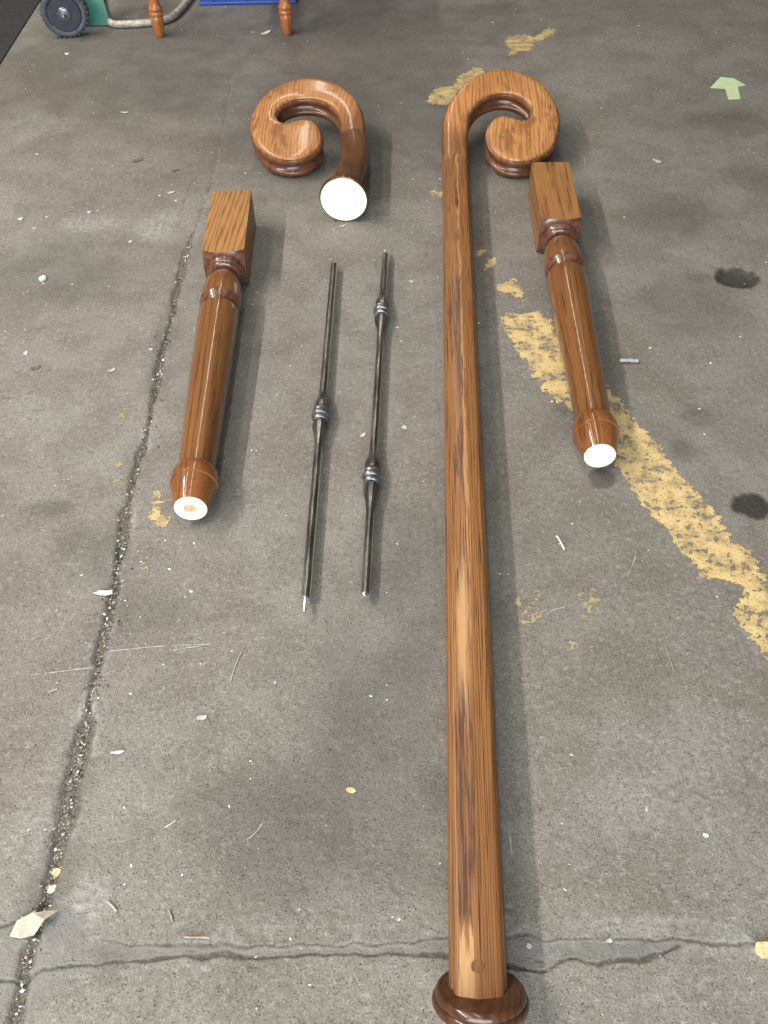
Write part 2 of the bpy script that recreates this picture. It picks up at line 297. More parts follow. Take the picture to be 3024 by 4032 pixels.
def wood(name, light, dark, freq=11.0, lin=26.0, bands=.75, pores=.55, rot=(0, 0, 0), off=(0, 0, 0), rough=.3,
         coat=.55, stretch=.11, patches=None, blotch=.35, irr=2.2, crough=.10, pth=.50):
    """Open-pored stained oak: contour-line growth rings drawn out along local Y, dark pore streaks, uneven stain."""
    t = NT(name)
    base = t.coords((1, stretch, 1), rot, off)
    nz = t.noise(base, freq, 1.5, .45, .25)
    x = t.sep(t.coords((1, 1, 1), rot, off))
    tt = t.math('ADD', t.math('MULTIPLY', nz, 15.0), t.math('MULTIPLY', t.math('ADD', x[0], t.math('MULTIPLY', x[2], .35)), lin))
    tt = t.math('ADD', tt, t.math('MULTIPLY', t.noise(t.coords((1, .03, 1), rot, off), 42, 3, .65), irr))
    w = t.math('ADD', t.math('MULTIPLY', t.math('SINE', t.math('MULTIPLY', tt, 6.283)), .5), .5)
    w = t.ramp(w, .42, .98)
    pz = t.noise(t.coords((1, .02, 1), rot, off), 420, 2, .6)
    pr = t.ramp(pz, pth, pth + .15)
    pore = t.math('MULTIPLY', pr, t.math('ADD', t.math('MULTIPLY', w, .7), .35))
    bl = t.noise(t.coords((1, .3, 1), rot, off), 9, 3, .55)
    col = t.mix(t.math('MULTIPLY', w, bands), light, dark)
    col = t.mix(t.math('MULTIPLY', pore, pores), col, tuple(c * .55 for c in dark))
    col = t.mix(t.math('MULTIPLY', t.ramp(bl, .42, .75), blotch), col, dark)
    if patches:
        col = patches(t, col)
    fine = t.noise(t.coords((1, .05, 1), rot, off), 900, 1)
    t.bump(t.math('SUBTRACT', t.math('MULTIPLY', fine, .25), pore), .12, .0006)
    rg = t.math('ADD', rough, t.math('MULTIPLY', bl, .12))
    return t.final(col, rg, **{'Coat Weight': t.math('MULTIPLY', t.math('ADD', .55, t.math('MULTIPLY', t.ramp(t.noise(t.coords(), 30, 4, .65), .35, .6), .45)), coat), 'Coat Roughness': crough, 'Coat IOR': 1.55, 'Specular IOR Level': .16})


def rail_patches(t, col):
    """Left half of the rail: pale sapwood and dark brown mineral streaks with torn edges."""
    p = t.coords()
    s = t.sep(p)
    edge = t.noise(t.coords((1, .035, 1)), 190, 3, .7)
    xx = t.math('ADD', s[0], t.math('MULTIPLY', t.math('SUBTRACT', edge, .5), .026))
    left = t.math('SUBTRACT', 1.0, t.ramp(xx, -.0035, -.0005))
    inner = t.ramp(xx, -.0275, -.025)
    strip = t.math('MULTIPLY', left, inner)
    # dark mineral streaks with long ragged tips
    sn = t.noise(t.coords((1, .022, .4), loc=(.21, .0, 0)), 62, 4, .68)
    slow = t.noise(t.coords((.1, 1, .1), loc=(.3, .12, 0)), 3.1, 1.0, .5)
    dk = t.ramp(t.math('ADD', t.math('MULTIPLY', sn, .62), t.math('MULTIPLY', slow, .55)), .610, .632)
    dk = t.math('MULTIPLY', dk, strip)
    # the long dark run nearer the rosette
    run = t.math('MULTIPLY', t.ramp(s[1], .415, .44), t.math('SUBTRACT', 1.0, t.ramp(s[1], .70, .86)))
    run2 = t.math('MULTIPLY', run, t.math('MULTIPLY', t.ramp(xx, -.027, -.0235), t.math('SUBTRACT', 1.0, t.ramp(t.math('ADD', xx, t.math('MULTIPLY', t.math('SUBTRACT', sn, .5), .05)), -.011, -.007))))
    dk = t.math('MAXIMUM', t.math('MULTIPLY', dk, t.ramp(s[1], .9, 1.0)), run2)
    fl = t.noise(t.coords((1, .03, 1)), 330, 2, .6)
    dk = t.math('MULTIPLY', dk, t.math('ADD', .30, t.math('MULTIPLY', t.ramp(fl, .42, .54), .62)))
    # pale sapwood
    yb = t.math('ADD', s[1], t.math('MULTIPLY', t.math('SUBTRACT', edge, .5), .25))
    near = t.math('MULTIPLY', t.math('SUBTRACT', 1.0, t.ramp(yb, .40, .43)), t.math('MULTIPLY', t.ramp(xx, -.028, -.024), t.math('SUBTRACT', 1.0, t.ramp(xx, -.010, -.005))))
    mid = t.math('MULTIPLY', t.ramp(yb, .70, .78), t.math('SUBTRACT', 1.0, t.ramp(yb, .93, 1.05)))
    mid = t.math('MULTIPLY', mid, t.math('MULTIPLY', t.ramp(xx, -.024, -.018), t.math('SUBTRACT', 1.0, t.ramp(xx, -.009, -.003))))
    seam = t.math('SUBTRACT', 1.0, t.ramp(t.math('ABSOLUTE', t.math('ADD', xx, .0005)), .0012, .0032))
    seam = t.math('MULTIPLY', seam, t.ramp(s[1], .75, .95))
    pale = t.math('MAXIMUM', t.math('MAXIMUM', near, t.math('MULTIPLY', mid, .85)), t.math('MULTIPLY', seam, .75))
    col = t.mix(t.math('MULTIPLY', pale, .9), col, (.40, .225, .10))
    col = t.mix(dk, col, (.060, .027, .014))
    # darker staining by the rosette
    return t.mix(t.math('MULTIPLY', t.math('SUBTRACT', 1.0, t.ramp(yb, .33, .40)), .35), col, (.10, .05, .022))


def dark_mouldings(t, col, jx=0.0, jy=0.0):
    """moulded sides darker red-brown than the top: stain, with some shade painted into the colour (local z = height on the section)"""
    s = t.sep(t.coords())
    nz = t.noise(t.coords((1, .6, 1)), 55, 3, .6)
    zz = t.math('ADD', s[2], t.math('MULTIPLY', t.math('SUBTRACT', nz, .5), .009))
    k = t.math('SUBTRACT', 1.0, t.ramp(zz, .0560, .0625))  # side darkening: part stain, part shade put into the colour
    mottled = t.mix(t.ramp(nz, .35, .65), (.060, .023, .014), (.115, .042, .020))
    # a few dark stain blooms on the top
    b2 = t.noise(t.coords((1, .45, 1), loc=(.4, .1, .2)), 16, 4, .65)
    col = t.mix(t.math('MULTIPLY', t.ramp(b2, .53, .63), .62), col, (.13, .050, .020))
    dx = t.math('MULTIPLY', t.math('SUBTRACT', s[0], jx), .8)
    dy = t.math('MULTIPLY', t.math('SUBTRACT', s[1], jy), .75)
    dj = t.math('SQRT', t.math('ADD', t.math('MULTIPLY', dx, dx), t.math('MULTIPLY', dy, dy)))
    dj = t.math('ADD', dj, t.math('MULTIPLY', t.math('SUBTRACT', b2, .5), .09))
    col = t.mix(t.math('MULTIPLY', t.math('SUBTRACT', 1.0, t.ramp(dj, .03, .115)), .72), col, (.115, .045, .016))
    return t.mix(t.math('MULTIPLY', k, .9), col, mottled)


W_BLOCK_A = wood("oak_block_straight", (0.3081, 0.1515, 0.0527), (0.1300, 0.0558, 0.0194), freq=6, lin=70, bands=.55, pores=.55, rough=.42, coat=.10, blotch=.12, rot=(0, 0, R_(5)), irr=2.0)
W_BLOCK_B = wood("oak_block_fleck", (0.2667, 0.1228, 0.0415), (0.1393, 0.0587, 0.0207), freq=4, lin=30, bands=.25, pores=1.0, rough=.40, coat=.12, blotch=.22, off=(.3, 1.2, .1), irr=.8)
W_TURN_A = wood("oak_turned_dark", (0.1799, 0.0747, 0.0232), (0.0690, 0.0262, 0.0093), freq=5, lin=70, bands=.4, pores=.6, rough=.26, coat=.8, off=(.7, .4, .2), blotch=.28, irr=1.0, stretch=.05, crough=.045)
W_TURN_B = wood("oak_turned_fleck", (0.1756, 0.0730, 0.0226), (0.0828, 0.0320, 0.0121), freq=5, lin=25, bands=.25, pores=.75, rough=.26, coat=.8, off=(.2, 2.4, .6), blotch=.32, irr=1.0, stretch=.06, crough=.045)
W_RING = wood("oak_ring_redbrown", (0.1200, 0.0494, 0.0285), (0.0600, 0.0238, 0.0143), freq=10, lin=20, pores=.5, rough=.28, coat=1.0, crough=.16, off=(.5, .1, .9), blotch=.4)
W_FOOT = wood("oak_foot_orange", (0.1987, 0.0708, 0.0211), (0.0920, 0.0317, 0.0105), freq=10, lin=40, bands=.5, pores=.7, rough=.24, coat=.9, off=(.9, .3, .4), blotch=.25, irr=1.0, crough=.045)
W_RAIL = wood("oak_rail", (0.2381, 0.1047, 0.0365), (0.0709, 0.0271, 0.0105), freq=4, lin=250, bands=.5, pores=.85, rough=.36, coat=.18, crough=.18, irr=5.0, pth=.48, stretch=.04, patches=rail_patches, blotch=.2)
W_VOL_A = wood("oak_volute_short", (0.3638, 0.1627, 0.0561), (0.1300, 0.0510, 0.0181), freq=7, lin=95, bands=.5, pores=.6, rough=.36, coat=.5, crough=.13, irr=3.0, stretch=.22, off=(.15, .6, .3), blotch=.35, patches=lambda t, c: dark_mouldings(t, c, -.064, .105))
W_VOL_B = wood("oak_volute_long", (0.3807, 0.1695, 0.0551), (0.1364, 0.0534, 0.0187), freq=7, lin=80, bands=.5, pores=.6, rough=.36, coat=.5, crough=.13, irr=3.0, stretch=.25, off=(.65, .25, .5), blotch=.35, patches=lambda t, c: dark_mouldings(t, c, .217, .025))
W_NECK = wood("oak_neck_dark", (0.1050, 0.0461, 0.0179), (0.0510, 0.0215, 0.0089), freq=9, lin=24, bands=.5, pores=.5, rough=.25, coat=.7, blotch=.3)
W_ROS = wood("oak_rosette_dark", (0.0748, 0.0307, 0.0139), (0.0358, 0.0140, 0.0070), freq=6, lin=60, bands=.5, pores=.5, rough=.3, coat=.6, blotch=.3)
W_PLUG = wood("oak_plug", (.175, .075, .027), (.110, .046, .017), freq=30, lin=120, bands=.5, pores=.4, rough=.4, coat=.2)
W_BARE = wood("bare_cut_oak", (.84, .755, .62), (.68, .56, .40), freq=9, lin=34, bands=.3, pores=.08, rough=.75, coat=0, blotch=.10)
W_LEG = wood("maple_leg_orange", (0.3400, 0.1219, 0.0370), (0.1800, 0.0583, 0.0185), freq=6, lin=20, bands=.4, pores=.3, rough=.3, coat=.6)

IRON = NT("dark_forged_steel")
_n = IRON.noise(IRON.coords((1, .12, 1)), 90, 3, .5)
_r = IRON.noise(IRON.coords(), 26, 3, .6)
_c = IRON.mix(IRON.ramp(_n, .35, .7), (.085, .080, .073), (.27, .26, .235))
_c = IRON.mix(IRON.math('MULTIPLY', IRON.ramp(_r, .66, .76), .25), _c, (.11, .055, .028))
IRON.bump(_n, .12, .0010)
IRON = IRON.final(_c, IRON.math('ADD', .20, IRON.math('MULTIPLY', _n, .22)), Metallic=.85)
_t = NT("burnished_steel_ring")
IRON_RING = _t.final(_t.mix(_t.ramp(_t.noise(_t.coords(), 90, 3), .35, .65), (.12, .12, .12), (.26, .258, .25)), .36, Metallic=.8)
ZINC = plain("zinc_screw", (.62, .63, .66), .3, .95, .2, 200)

# ------------------------------------------------------------------ floor
def seg_dist(X, Y, pts):
    d = np.full(X.shape, 9.0); side = np.zeros(X.shape); along = np.zeros(X.shape); acc = 0.0
    for (ax, ay), (bx, by) in zip(pts[:-1], pts[1:]):
        vx, vy = bx - ax, by - ay
        L = math.hypot(vx, vy) + 1e-9
        t = np.clip(((X - ax) * vx + (Y - ay) * vy) / (L * L), 0, 1)
        dd = np.hypot(X - ax - t * vx, Y - ay - t * vy)
        m = dd < d
        d = np.where(m, dd, d)
        along = np.where(m, acc + t * L, along)
        side = np.where(m, np.sign(vx * (Y - ay) - vy * (X - ax)), side)
        acc += L
    return d, side, along


def vnoise(X, Y, s, seed):
    """smooth value noise in [0,1]"""
    g = np.random.default_rng(seed).random((64, 64))
    x, y = X * s, Y * s
    xi, yi = np.floor(x).astype(int), np.floor(y).astype(int)
    fx, fy = x - xi, y - yi
    fx, fy = fx * fx * (3 - 2 * fx), fy * fy * (3 - 2 * fy)
    q = lambda a, b: g[a % 64, b % 64]
    return (q(xi, yi) * (1 - fx) + q(xi + 1, yi) * fx) * (1 - fy) + (q(xi, yi + 1) * (1 - fx) + q(xi + 1, yi + 1) * fx) * fy


def fbm(X, Y, s, seed, oct=3):
    a, t, n = 1.0, 0.0, 0.0
    for i in range(oct):
        n = n + a * vnoise(X + 3.1 * i, Y + 1.7 * i, s * 2 ** i, seed + i)
        t += a; a *= .5
    return n / t


def sstep(x, a, b):
    t = np.clip((x - a) / (b - a), 0, 1)
    return t * t * (3 - 2 * t)


def smooth_line(pts, it=2):
    for _ in range(it):
        q = [pts[0]]
        for a, b in zip(pts[:-1], pts[1:]):
            q += [(a[0] * .75 + b[0] * .25, a[1] * .75 + b[1] * .25), (a[0] * .25 + b[0] * .75, a[1] * .25 + b[1] * .75)]
        pts = q + [pts[-1]]
    return pts


JT = smooth_line(JOINT, 1)


def floor_fields(X, Y):
    wob = (fbm(X, Y, 40, 11) - .5)
    wx, wy = X + .010 * wob, Y + .010 * (fbm(X, Y, 40, 21) - .5)
    dj, sj, aj = seg_dist(wx, wy, JT)
    far = sstep(Y, 1.9, 2.35)                       # the joint closes up to a hairline further down the hall
    wx, wy = wx + .012 * (fbm(X, Y, 13, 33) - .5), wy
    dj, sj, aj = seg_dist(wx, wy, JT)
    w = (.0030 + .0125 * sstep(fbm(X, Y, 11, 31), .25, .75) + .003 * (1 - sstep(Y, .4, 1.1))) * (1 - far) + .0016 * far
    groove = (1 - sstep(dj, w * .6, w * 1.25)) * (1 - .72 * far)
    rim = (1 - sstep(dj, w * 1.2, w * 1.2 + .012)) * (1 - groove)
    du, su, _ = seg_dist(wx, wy, CRACK_UP)
    dl, sl, al = seg_dist(wx, wy, CRACK_LOW)
    dc, sc_, _ = seg_dist(wx, wy, CRACK_LEFT)
    lw = .0016 + .0026 * sstep(fbm(X, Y, 14, 41), .45, .8)
    crack = np.maximum(1 - sstep(dl, lw * .5, lw * 1.6), .75 * (1 - sstep(du, lw * .35, lw * 1.2)))
    crack = np.maximum(crack, .9 * (1 - sstep(dc, .001, .004)))
    for h in HAIRLINES:
        dh, _, _ = seg_dist(wx, wy, h)
        crack = np.maximum(crack, .55 * (1 - sstep(dh, .0006, .0028)))
    # smooth filler between the two crack lines
    between = ((su < 0) & (sl > 0)).astype(float) * (np.minimum(du, dl) < .06) * sstep(X, -.44, -.36)
    between = between * sstep(np.minimum(du, dl), .0, .006)
    between = between * (1 - sstep(X, .36, .40))
    corner = (1 - sstep(np.hypot((X + .475) / 1.2, Y - .425) + .03 * wob, .05, .075))
    patch = np.clip(np.maximum(between, corner * .9), 0, 1)
    und = fbm(X, Y, 3, 51, 3)
    pit = sstep(fbm(X, Y, 90, 61, 2), .70, .84)
    z = -.0012 * und - .0012 * pit - .007 * groove - .0022 * crack - .0014 * patch - .002 * rim * fbm(X, Y, 60, 71)
    dv = np.hypot((X - DIVOT[0]) / .055, (Y - DIVOT[1]) / .05)
    div = (1 - sstep(dv + .35 * wob, .55, 1.0))
    z = z - .008 * div
    stain_shade = np.zeros(X.shape)  # real stains and the painted soft shadows share this mask
    for (cx, cy, rx, ry, a) in STAINS_AND_SHADE:
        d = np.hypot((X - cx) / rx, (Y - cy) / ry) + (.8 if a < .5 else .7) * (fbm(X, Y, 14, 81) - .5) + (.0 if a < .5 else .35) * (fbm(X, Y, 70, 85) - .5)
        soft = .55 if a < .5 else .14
        stain_shade = np.maximum(stain_shade, a * (1 - sstep(d, 1 - soft, 1 + soft)))
    li = np.zeros(X.shape)
    for (cx, cy, rx, ry, a) in LIGHTS_:
        d = np.hypot((X - cx) / rx, (Y - cy) / ry) + .8 * (fbm(X, Y, 10, 91) - .5)
        li = np.maximum(li, a * (1 - sstep(d, .4, 1.2)))
    spall = np.maximum(.7 * rim * sstep(fbm(X, Y, 25, 101), .5, .7) * .8 * (1 - far),
                       (1 - sstep(np.minimum(du, dl), .0, .03)) * sstep(fbm(X, Y, 22, 111), .5, .75) * .4 * (1 - patch))
    halo = (1 - sstep(dj, .0, .05)) * sstep(fbm(X, Y, 8, 121), .4, .7) * (1 - far)
    return dict(z=z, groove=groove, crack=crack, patch=patch, stain=stain_shade, light=np.maximum(li, spall), halo=halo, pit=pit)  # stain also carries the painted soft shadows


DIVOT = (STAINS_AND_SHADE[0][0], STAINS_AND_SHADE[0][1])


def axis_coords(lo, hi, fn, extra_lo, extra_hi):
    v = [lo]
    while v[-1] < hi:
        v.append(v[-1] + fn(v[-1]))
    return np.array(sorted(extra_lo) + v + sorted(extra_hi))


xs = axis_coords(-1.5, 1.56, lambda x: .0038, [-9, -6, -4, -2.8, -2.1, -1.75, -1.6], [1.7, 2.1, 2.8, 4, 6, 9])
ys = axis_coords(.24, 4.05, lambda y: .0018 if .375 < y < .475 else .0034 + .0022 * max(0, y - .3), [-6, -4, -2.4, -1.2, -.4, .0, .15], [4.2, 4.5, 5.2, 6.5, 9, 13, 18])
X, Y = np.meshgrid(xs, ys)
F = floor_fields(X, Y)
nx, ny = len(xs), len(ys)
co = np.stack([X, Y, F['z']], -1).reshape(-1, 3)
idx = np.arange(nx * ny).reshape(ny, nx)
quads = np.stack([idx[:-1, :-1], idx[:-1, 1:], idx[1:, 1:], idx[1:, :-1]], -1).reshape(-1, 4)


def grid_mesh(name, co, quads, attrs, mat):
    me = bpy.data.meshes.new(name)
    me.vertices.add(len(co)); me.vertices.foreach_set("co", co.astype(np.float32).ravel())
    me.loops.add(quads.size); me.loops.foreach_set("vertex_index", quads.astype(np.int32).ravel())
    me.polygons.add(len(quads))
    me.polygons.foreach_set("loop_start", np.arange(0, quads.size, 4, dtype=np.int32))
    me.polygons.foreach_set("use_smooth", np.ones(len(quads), dtype=bool))
    me.update(calc_edges=True)
    for k, v in attrs.items():
        a = me.attributes.new(k, 'FLOAT', 'POINT')
        a.data.foreach_set("value", v.astype(np.float32).ravel())
    me.materials.append(mat)
    me.validate()
    o = bpy.data.objects.new(name, me)
    COL.link(o)
    return o


T = NT("worn_concrete")
big = T.noise(T.coords(), 1.7, 4, .6, .3)
mid = T.noise(T.coords(), 9, 4, .6, .2)
grit = T.noise(T.coords(), 95, 4, .7)
grain = T.noise(T.coords(), 330, 2, .6)
vo = T.n('ShaderNodeTexVoronoi'); T.set(vo.inputs['Vector'], T.coords()); vo.inputs['Scale'].default_value = 210
agg = T.n('ShaderNodeTexVoronoi'); T.set(agg.inputs['Vector'], T.coords()); agg.inputs['Scale'].default_value = 120
c = T.mix(T.ramp(big, .34, .66), (.146, .129, .106), (.190, .175, .152))
c = T.mix(T.math('MULTIPLY', T.ramp(mid, .42, .62), .38), c, (.094, .080, .063))
c = T.mix(T.math('MULTIPLY', T.ramp(grit, .52, .72), .42), c, (.33, .32, .295))
c = T.mix(T.math('MULTIPLY', T.math('SUBTRACT', 1.0, T.ramp(grit, .28, .44)), .55), c, (.055, .049, .042))
c = T.mix(T.math('MULTIPLY', T.math('SUBTRACT', 1.0, T.ramp(grain, .34, .48)), .52), c, (.06, .054, .047))
c = T.mix(T.math('MULTIPLY', T.ramp(grain, .58, .72), .30), c, (.40, .39, .37))
pitm = T.math('MULTIPLY', T.math('SUBTRACT', 1.0, T.ramp(vo.outputs['Distance'], .10, .26)), T.ramp(T.noise(T.coords(), 60, 2), .44, .56))
c = T.mix(T.math('MULTIPLY', pitm, .75), c, (.030, .026, .022))
lt = T.math('MULTIPLY', T.attr('light').outputs['Fac'], T.math('ADD', .25, T.ramp(grit, .40, .58)), clamp=True)
c = T.mix(T.math('MULTIPLY', lt, .5), c, (.36, .355, .34))
ptc = T.mix(T.ramp(mid, .35, .65), (.125, .117, .104), (.165, .156, .140))
ptc = T.mix(T.math('MULTIPLY', T.ramp(grit, .5, .7), .2), ptc, (.25, .24, .22))
c = T.mix(T.math('MULTIPLY', T.attr('patch').outputs['Fac'], .8), c, ptc)
c = T.mix(T.math('MULTIPLY', T.attr('halo').outputs['Fac'], .65), c, (.085, .076, .066))
c = T.mix(T.math('MULTIPLY', T.attr('stain').outputs['Fac'], T.math('ADD', .75, T.math('MULTIPLY', grit, .5)), clamp=True), c, (.026, .022, .019))  # stain colour, which also paints the soft shadows onto the floor
c = T.mix(T.math('MULTIPLY', T.attr('groove').outputs['Fac'], .9), c, T.mix(T.ramp(grain, .45, .6), (.050, .042, .033), (.13, .112, .09)))
c = T.mix(T.math('MULTIPLY', T.math('MULTIPLY', T.attr('crack').outputs['Fac'], T.math('ADD', .3, T.ramp(grit, .35, .6)), clamp=True), .7), c, (.022, .019, .016))
hgt = T.math('ADD', T.math('MULTIPLY', grit, .9), T.math('MULTIPLY', grain, .45))
hgt = T.math('SUBTRACT', hgt, T.math('MULTIPLY', pitm, .8))
T.bump(hgt, .7, .0030)
FLOOR_MAT = T.final(c, T.math('ADD', .58, T.math('MULTIPLY', mid, .25)), **{'Specular IOR Level': .35})
floor = grid_mesh("floor", co, quads, {k: F[k] for k in ('groove', 'crack', 'patch', 'stain', 'light', 'halo')}, FLOOR_MAT)  # stain holds floor stains and the painted soft shadows
tag(floor, "worn grey brown concrete floor with pits, stains, painted-in shade and cracks", None, None, "structure")


def fz(x, y):
    return floor_fields(np.array([[x]], float), np.array([[y]], float))['z'][0, 0]


# ------------------------------------------------------------------ worn yellow paint on the floor
def poly_sd(X, Y, poly):
    """signed distance, positive inside"""
    n = len(poly)
    d = np.full(X.shape, 9.0); ins = np.zeros(X.shape, bool)
    for i in range(n):
        ax, ay = poly[i]; bx, by = poly[(i + 1) % n]
        vx, vy = bx - ax, by - ay
        t = np.clip(((X - ax) * vx + (Y - ay) * vy) / (vx * vx + vy * vy + 1e-12), 0, 1)
        d = np.minimum(d, np.hypot(X - ax - t * vx, Y - ay - t * vy))
        c_ = ((ay > Y) != (by > Y)) & (X < (bx - ax) * (Y - ay) / (by - ay + 1e-12) + ax)
        ins ^= c_
    return np.where(ins, d, -d)


def paint_mat(name, wear, col):
    t = NT(name)
    e = t.noise(t.coords(), 60, 4, .65)
    h = t.noise(t.coords(), 85, 3, .6, .3)
    h2 = t.noise(t.coords(), 28, 3, .6)
    sd = t.attr('sd').outputs['Fac']
    edge = t.ramp(t.math('ADD', sd, t.math('MULTIPLY', t.math('SUBTRACT', e, .5), .062)), .0, .0016)
    hole = t.math('SUBTRACT', 1.0, t.ramp(t.math('ADD', t.math('MULTIPLY', h, .6), t.math('MULTIPLY', h2, .4)), wear, wear + .025))
    al = t.math('MULTIPLY', edge, t.math('SUBTRACT', 1.0, hole))
    g = t.noise(t.coords(), 300, 2, .6)
    al = t.math('MULTIPLY', al, t.math('SUBTRACT', 1.0, t.math('MULTIPLY', t.math('SUBTRACT', 1.0, t.ramp(g, .30, .42)), .7)))
    cc = t.mix(t.ramp(h2, .35, .65), tuple(x * .78 for x in col), col)
    cc = t.mix(t.math('MULTIPLY', t.ramp(g, .5, .75), .25), cc, (.55, .46, .27))
    cc = t.mix(t.math('MULTIPLY', t.ramp(e, .55, .75), .35), cc, (.20, .17, .12))
    return t.final(cc, .65, Alpha=t.math('MULTIPLY', al, t.math('ADD', .72, t.math('MULTIPLY', t.ramp(h2, .35, .6), .26))))


PAINT = paint_mat("worn_yellow_paint", .427, (.52, .375, .165))
PAINT_SOLID = paint_mat("flaked_yellow_paint", .37, (.46, .335, .15))
PAINT_FAINT = paint_mat("rubbed_yellow_paint", .52, (.28, .235, .125))


def paint(name, poly, mat, label, step=.006, margin=.012):
    P = np.array(poly)
    lo, hi = P.min(0) - margin, P.max(0) + margin
    gx = np.arange(lo[0], hi[0] + step, step); gy = np.arange(lo[1], hi[1] + step, step)
    A, B = np.meshgrid(gx, gy)
    sd = poly_sd(A, B, poly)
    z = floor_fields(A, B)['z'] + .0011
    ii = np.arange(A.size).reshape(A.shape)
    q = np.stack([ii[:-1, :-1], ii[:-1, 1:], ii[1:, 1:], ii[1:, :-1]], -1)
    keep = (np.maximum.reduce([sd[:-1, :-1], sd[:-1, 1:], sd[1:, 1:], sd[1:, :-1]]) > -margin)
    q = q[keep]
    used, inv = np.unique(q, return_inverse=True)
    co_ = np.stack([A, B, z], -1).reshape(-1, 3)[used]
    o = grid_mesh(name, co_, inv.reshape(-1, 4), {'sd': sd.ravel()[used]}, mat)
    tag(o, label, None, None, "structure")
    return o


paint("floor_line_marking", YELLOW_LINE, PAINT, "worn yellow painted floor line running under the right post")
LAB = ["flaked yellow paint patch beyond the long rail's scroll", "flaked yellow paint patch partly under the long rail's scroll",
       "yellow paint patch beside the left post's foot", "yellow paint flecks left of the right post",
       "small yellow paint fleck by the long rail", "smaller yellow paint fleck nearest the long rail", "tiny yellow paint fleck left of the long rail"]
for pl, lb in zip(YELLOW_SOLID, LAB):
    paint("paint_patch_marking", pl, PAINT_SOLID, lb)
for pl in YELLOW_FAINT:
    paint("paint_trace_marking", pl, PAINT_FAINT, "rubbed faint trace of yellow paint on the concrete")

# pale green arrow cut from tape
T = NT("pale_green_tape")
g1 = T.noise(T.coords(), 45, 4, .6)
g2 = T.noise(T.coords((1, 1, 1)), 220, 2)
cc = T.mix(T.ramp(g1, .35, .65), (.40, .50, .27), (.47, .56, .34))
cc = T.mix(T.math('MULTIPLY', T.ramp(g2, .5, .7), .3), cc, (.52, .58, .40))
T.bump(g2, .3, .0006)
TAPE = T.final(cc, .65)
av, af = [], []
for z in (.0004, .0016):
    for (x, y) in ARROW:
        av.append((x, y, z))
n = len(ARROW)
tris = tessellate_polygon([[Vector((x, y, 0)) for x, y in ARROW]])
af += [tuple(t) for t in tris] + [tuple(i + n for i in t) for t in tris]
af += [(i, (i + 1) % n, n + (i + 1) % n, n + i) for i in range(n)]
arrow = mesh_obj("arrow_sticker", av, af, TAPE, smooth=False)
tag(arrow, "pale green tape arrow stuck to the floor pointing away", "sticker")

# thin near-black sheet over the floor at the far left
SHEET_MAT = plain("near_black_sheet", (.012, .012, .013), .75, 0, .4, 60)
sheet_o = box("dark_sheet", (-2.6, 2.6, -.001), (-1.276, 6.0, .004), SHEET_MAT, bevel=.0015)
tag(sheet_o, "thin near-black sheet along the floor at the far left edge", "mat")

# ------------------------------------------------------------------ rail section shared by both handrails
PROF = [(.010, 0), (.007, .002), (.004, .007), (.003, .012), (.005, .0165), (.008, .0185), (.008, .021), (.0145, .0255),
        (.0165, .0315), (.0125, .037), (.005, .0405), (.0015, .045), (.0, .050), (.001, .055), (.0028, .0580), (.0064, .0587),
        (.0068, .0600), (.0050, .0612), (.0062, .0638), (.0080, .0660), (.0108, .0673), (.0180, .0684), (.0270, .0694)]
TOPW = .0706


def section(half):
    right = [(half - d, w) for d, w in PROF]
    if half > .028:
        right.append((.0022, TOPW - .0002))
    return right + [(0, TOPW)] + [(-x, w) for x, w in reversed(right)]


def sweep(name, frames, mat, parent, half=.0365, halves=None):
    v, f = [], []
    for i, (p, s, u) in enumerate(frames):
        sec = section(halves[i] if halves else half)
        for x, w in sec:
            v.append(Vector(p) + Vector(s) * x + Vector(u) * w)
    m = len(sec)
    for i in range(len(frames) - 1):
        for k in range(m):
            k2 = (k + 1) % m
            f.append((i * m + k, i * m + k2, (i + 1) * m + k2, (i + 1) * m + k))
    f.append(tuple(range(m))); f.append(tuple((len(frames) - 1) * m + k for k in range(m)))
    return mesh_obj(name, v, f, mat, parent, sharp=38)


def volute(name, outline, mat, parent):
    """outline: open plan line round the scroll in its own plane (v = 0 nearest), ends at the rail joint."""
    P = np.array(outline)
    n = len(P)
    t = np.gradient(P, axis=0)
    t /= np.linalg.norm(t, axis=1)[:, None]
    nrm = np.stack([-t[:, 1], t[:, 0]], 1)          # inward for a counter-clockwise line
    e = P[-1] - P[0]; e /= np.linalg.norm(e)
    nrm[0] = e; nrm[-1] = -e
    v, f = [], []
    for d, w in PROF:
        for q in P + nrm * d:
            v.append((q[0], q[1], w))
    for i in range(len(PROF) - 1):
        for k in range(n - 1):
            f.append((i * n + k, i * n + k + 1, (i + 1) * n + k + 1, (i + 1) * n + k))
    b0 = (len(PROF) - 1) * n
    # softly crowned fill: one more inset ring where there is room, then a cap
    top = [Vector((v[b0 + k][0], v[b0 + k][1], 0)) for k in range(n)]
    for tr in tessellate_polygon([top]):
        f.append(tuple(b0 + i for i in tr))
    bot = [Vector((v[k][0], v[k][1], 0)) for k in range(n)]
    for tr in tessellate_polygon([bot]):
        f.append(tuple(tr))
    # close the joint end
    f.append(tuple([i * n for i in range(len(PROF))] + [i * n + n - 1 for i in range(len(PROF) - 1, -1, -1)]))
    return mesh_obj(name, v, f, mat, parent, sharp=38)


def bez(a, b, c, d, t):
    return a * (1 - t) ** 3 + b * 3 * t * (1 - t) ** 2 + c * 3 * t * t * (1 - t) + d * t ** 3


def scroll_matrix(yE, zE, tau):
    n = Vector((0, -math.sin(tau), math.cos(tau)))
    vv = Vector((0, math.cos(tau), math.sin(tau)))
    o = Vector((0, yE, zE)) - n * .0605
    return Matrix(((1, vv.x, n.x, o.x), (0, vv.y, n.y, o.y), (0, vv.z, n.z, o.z), (0, 0, 0, 1)))


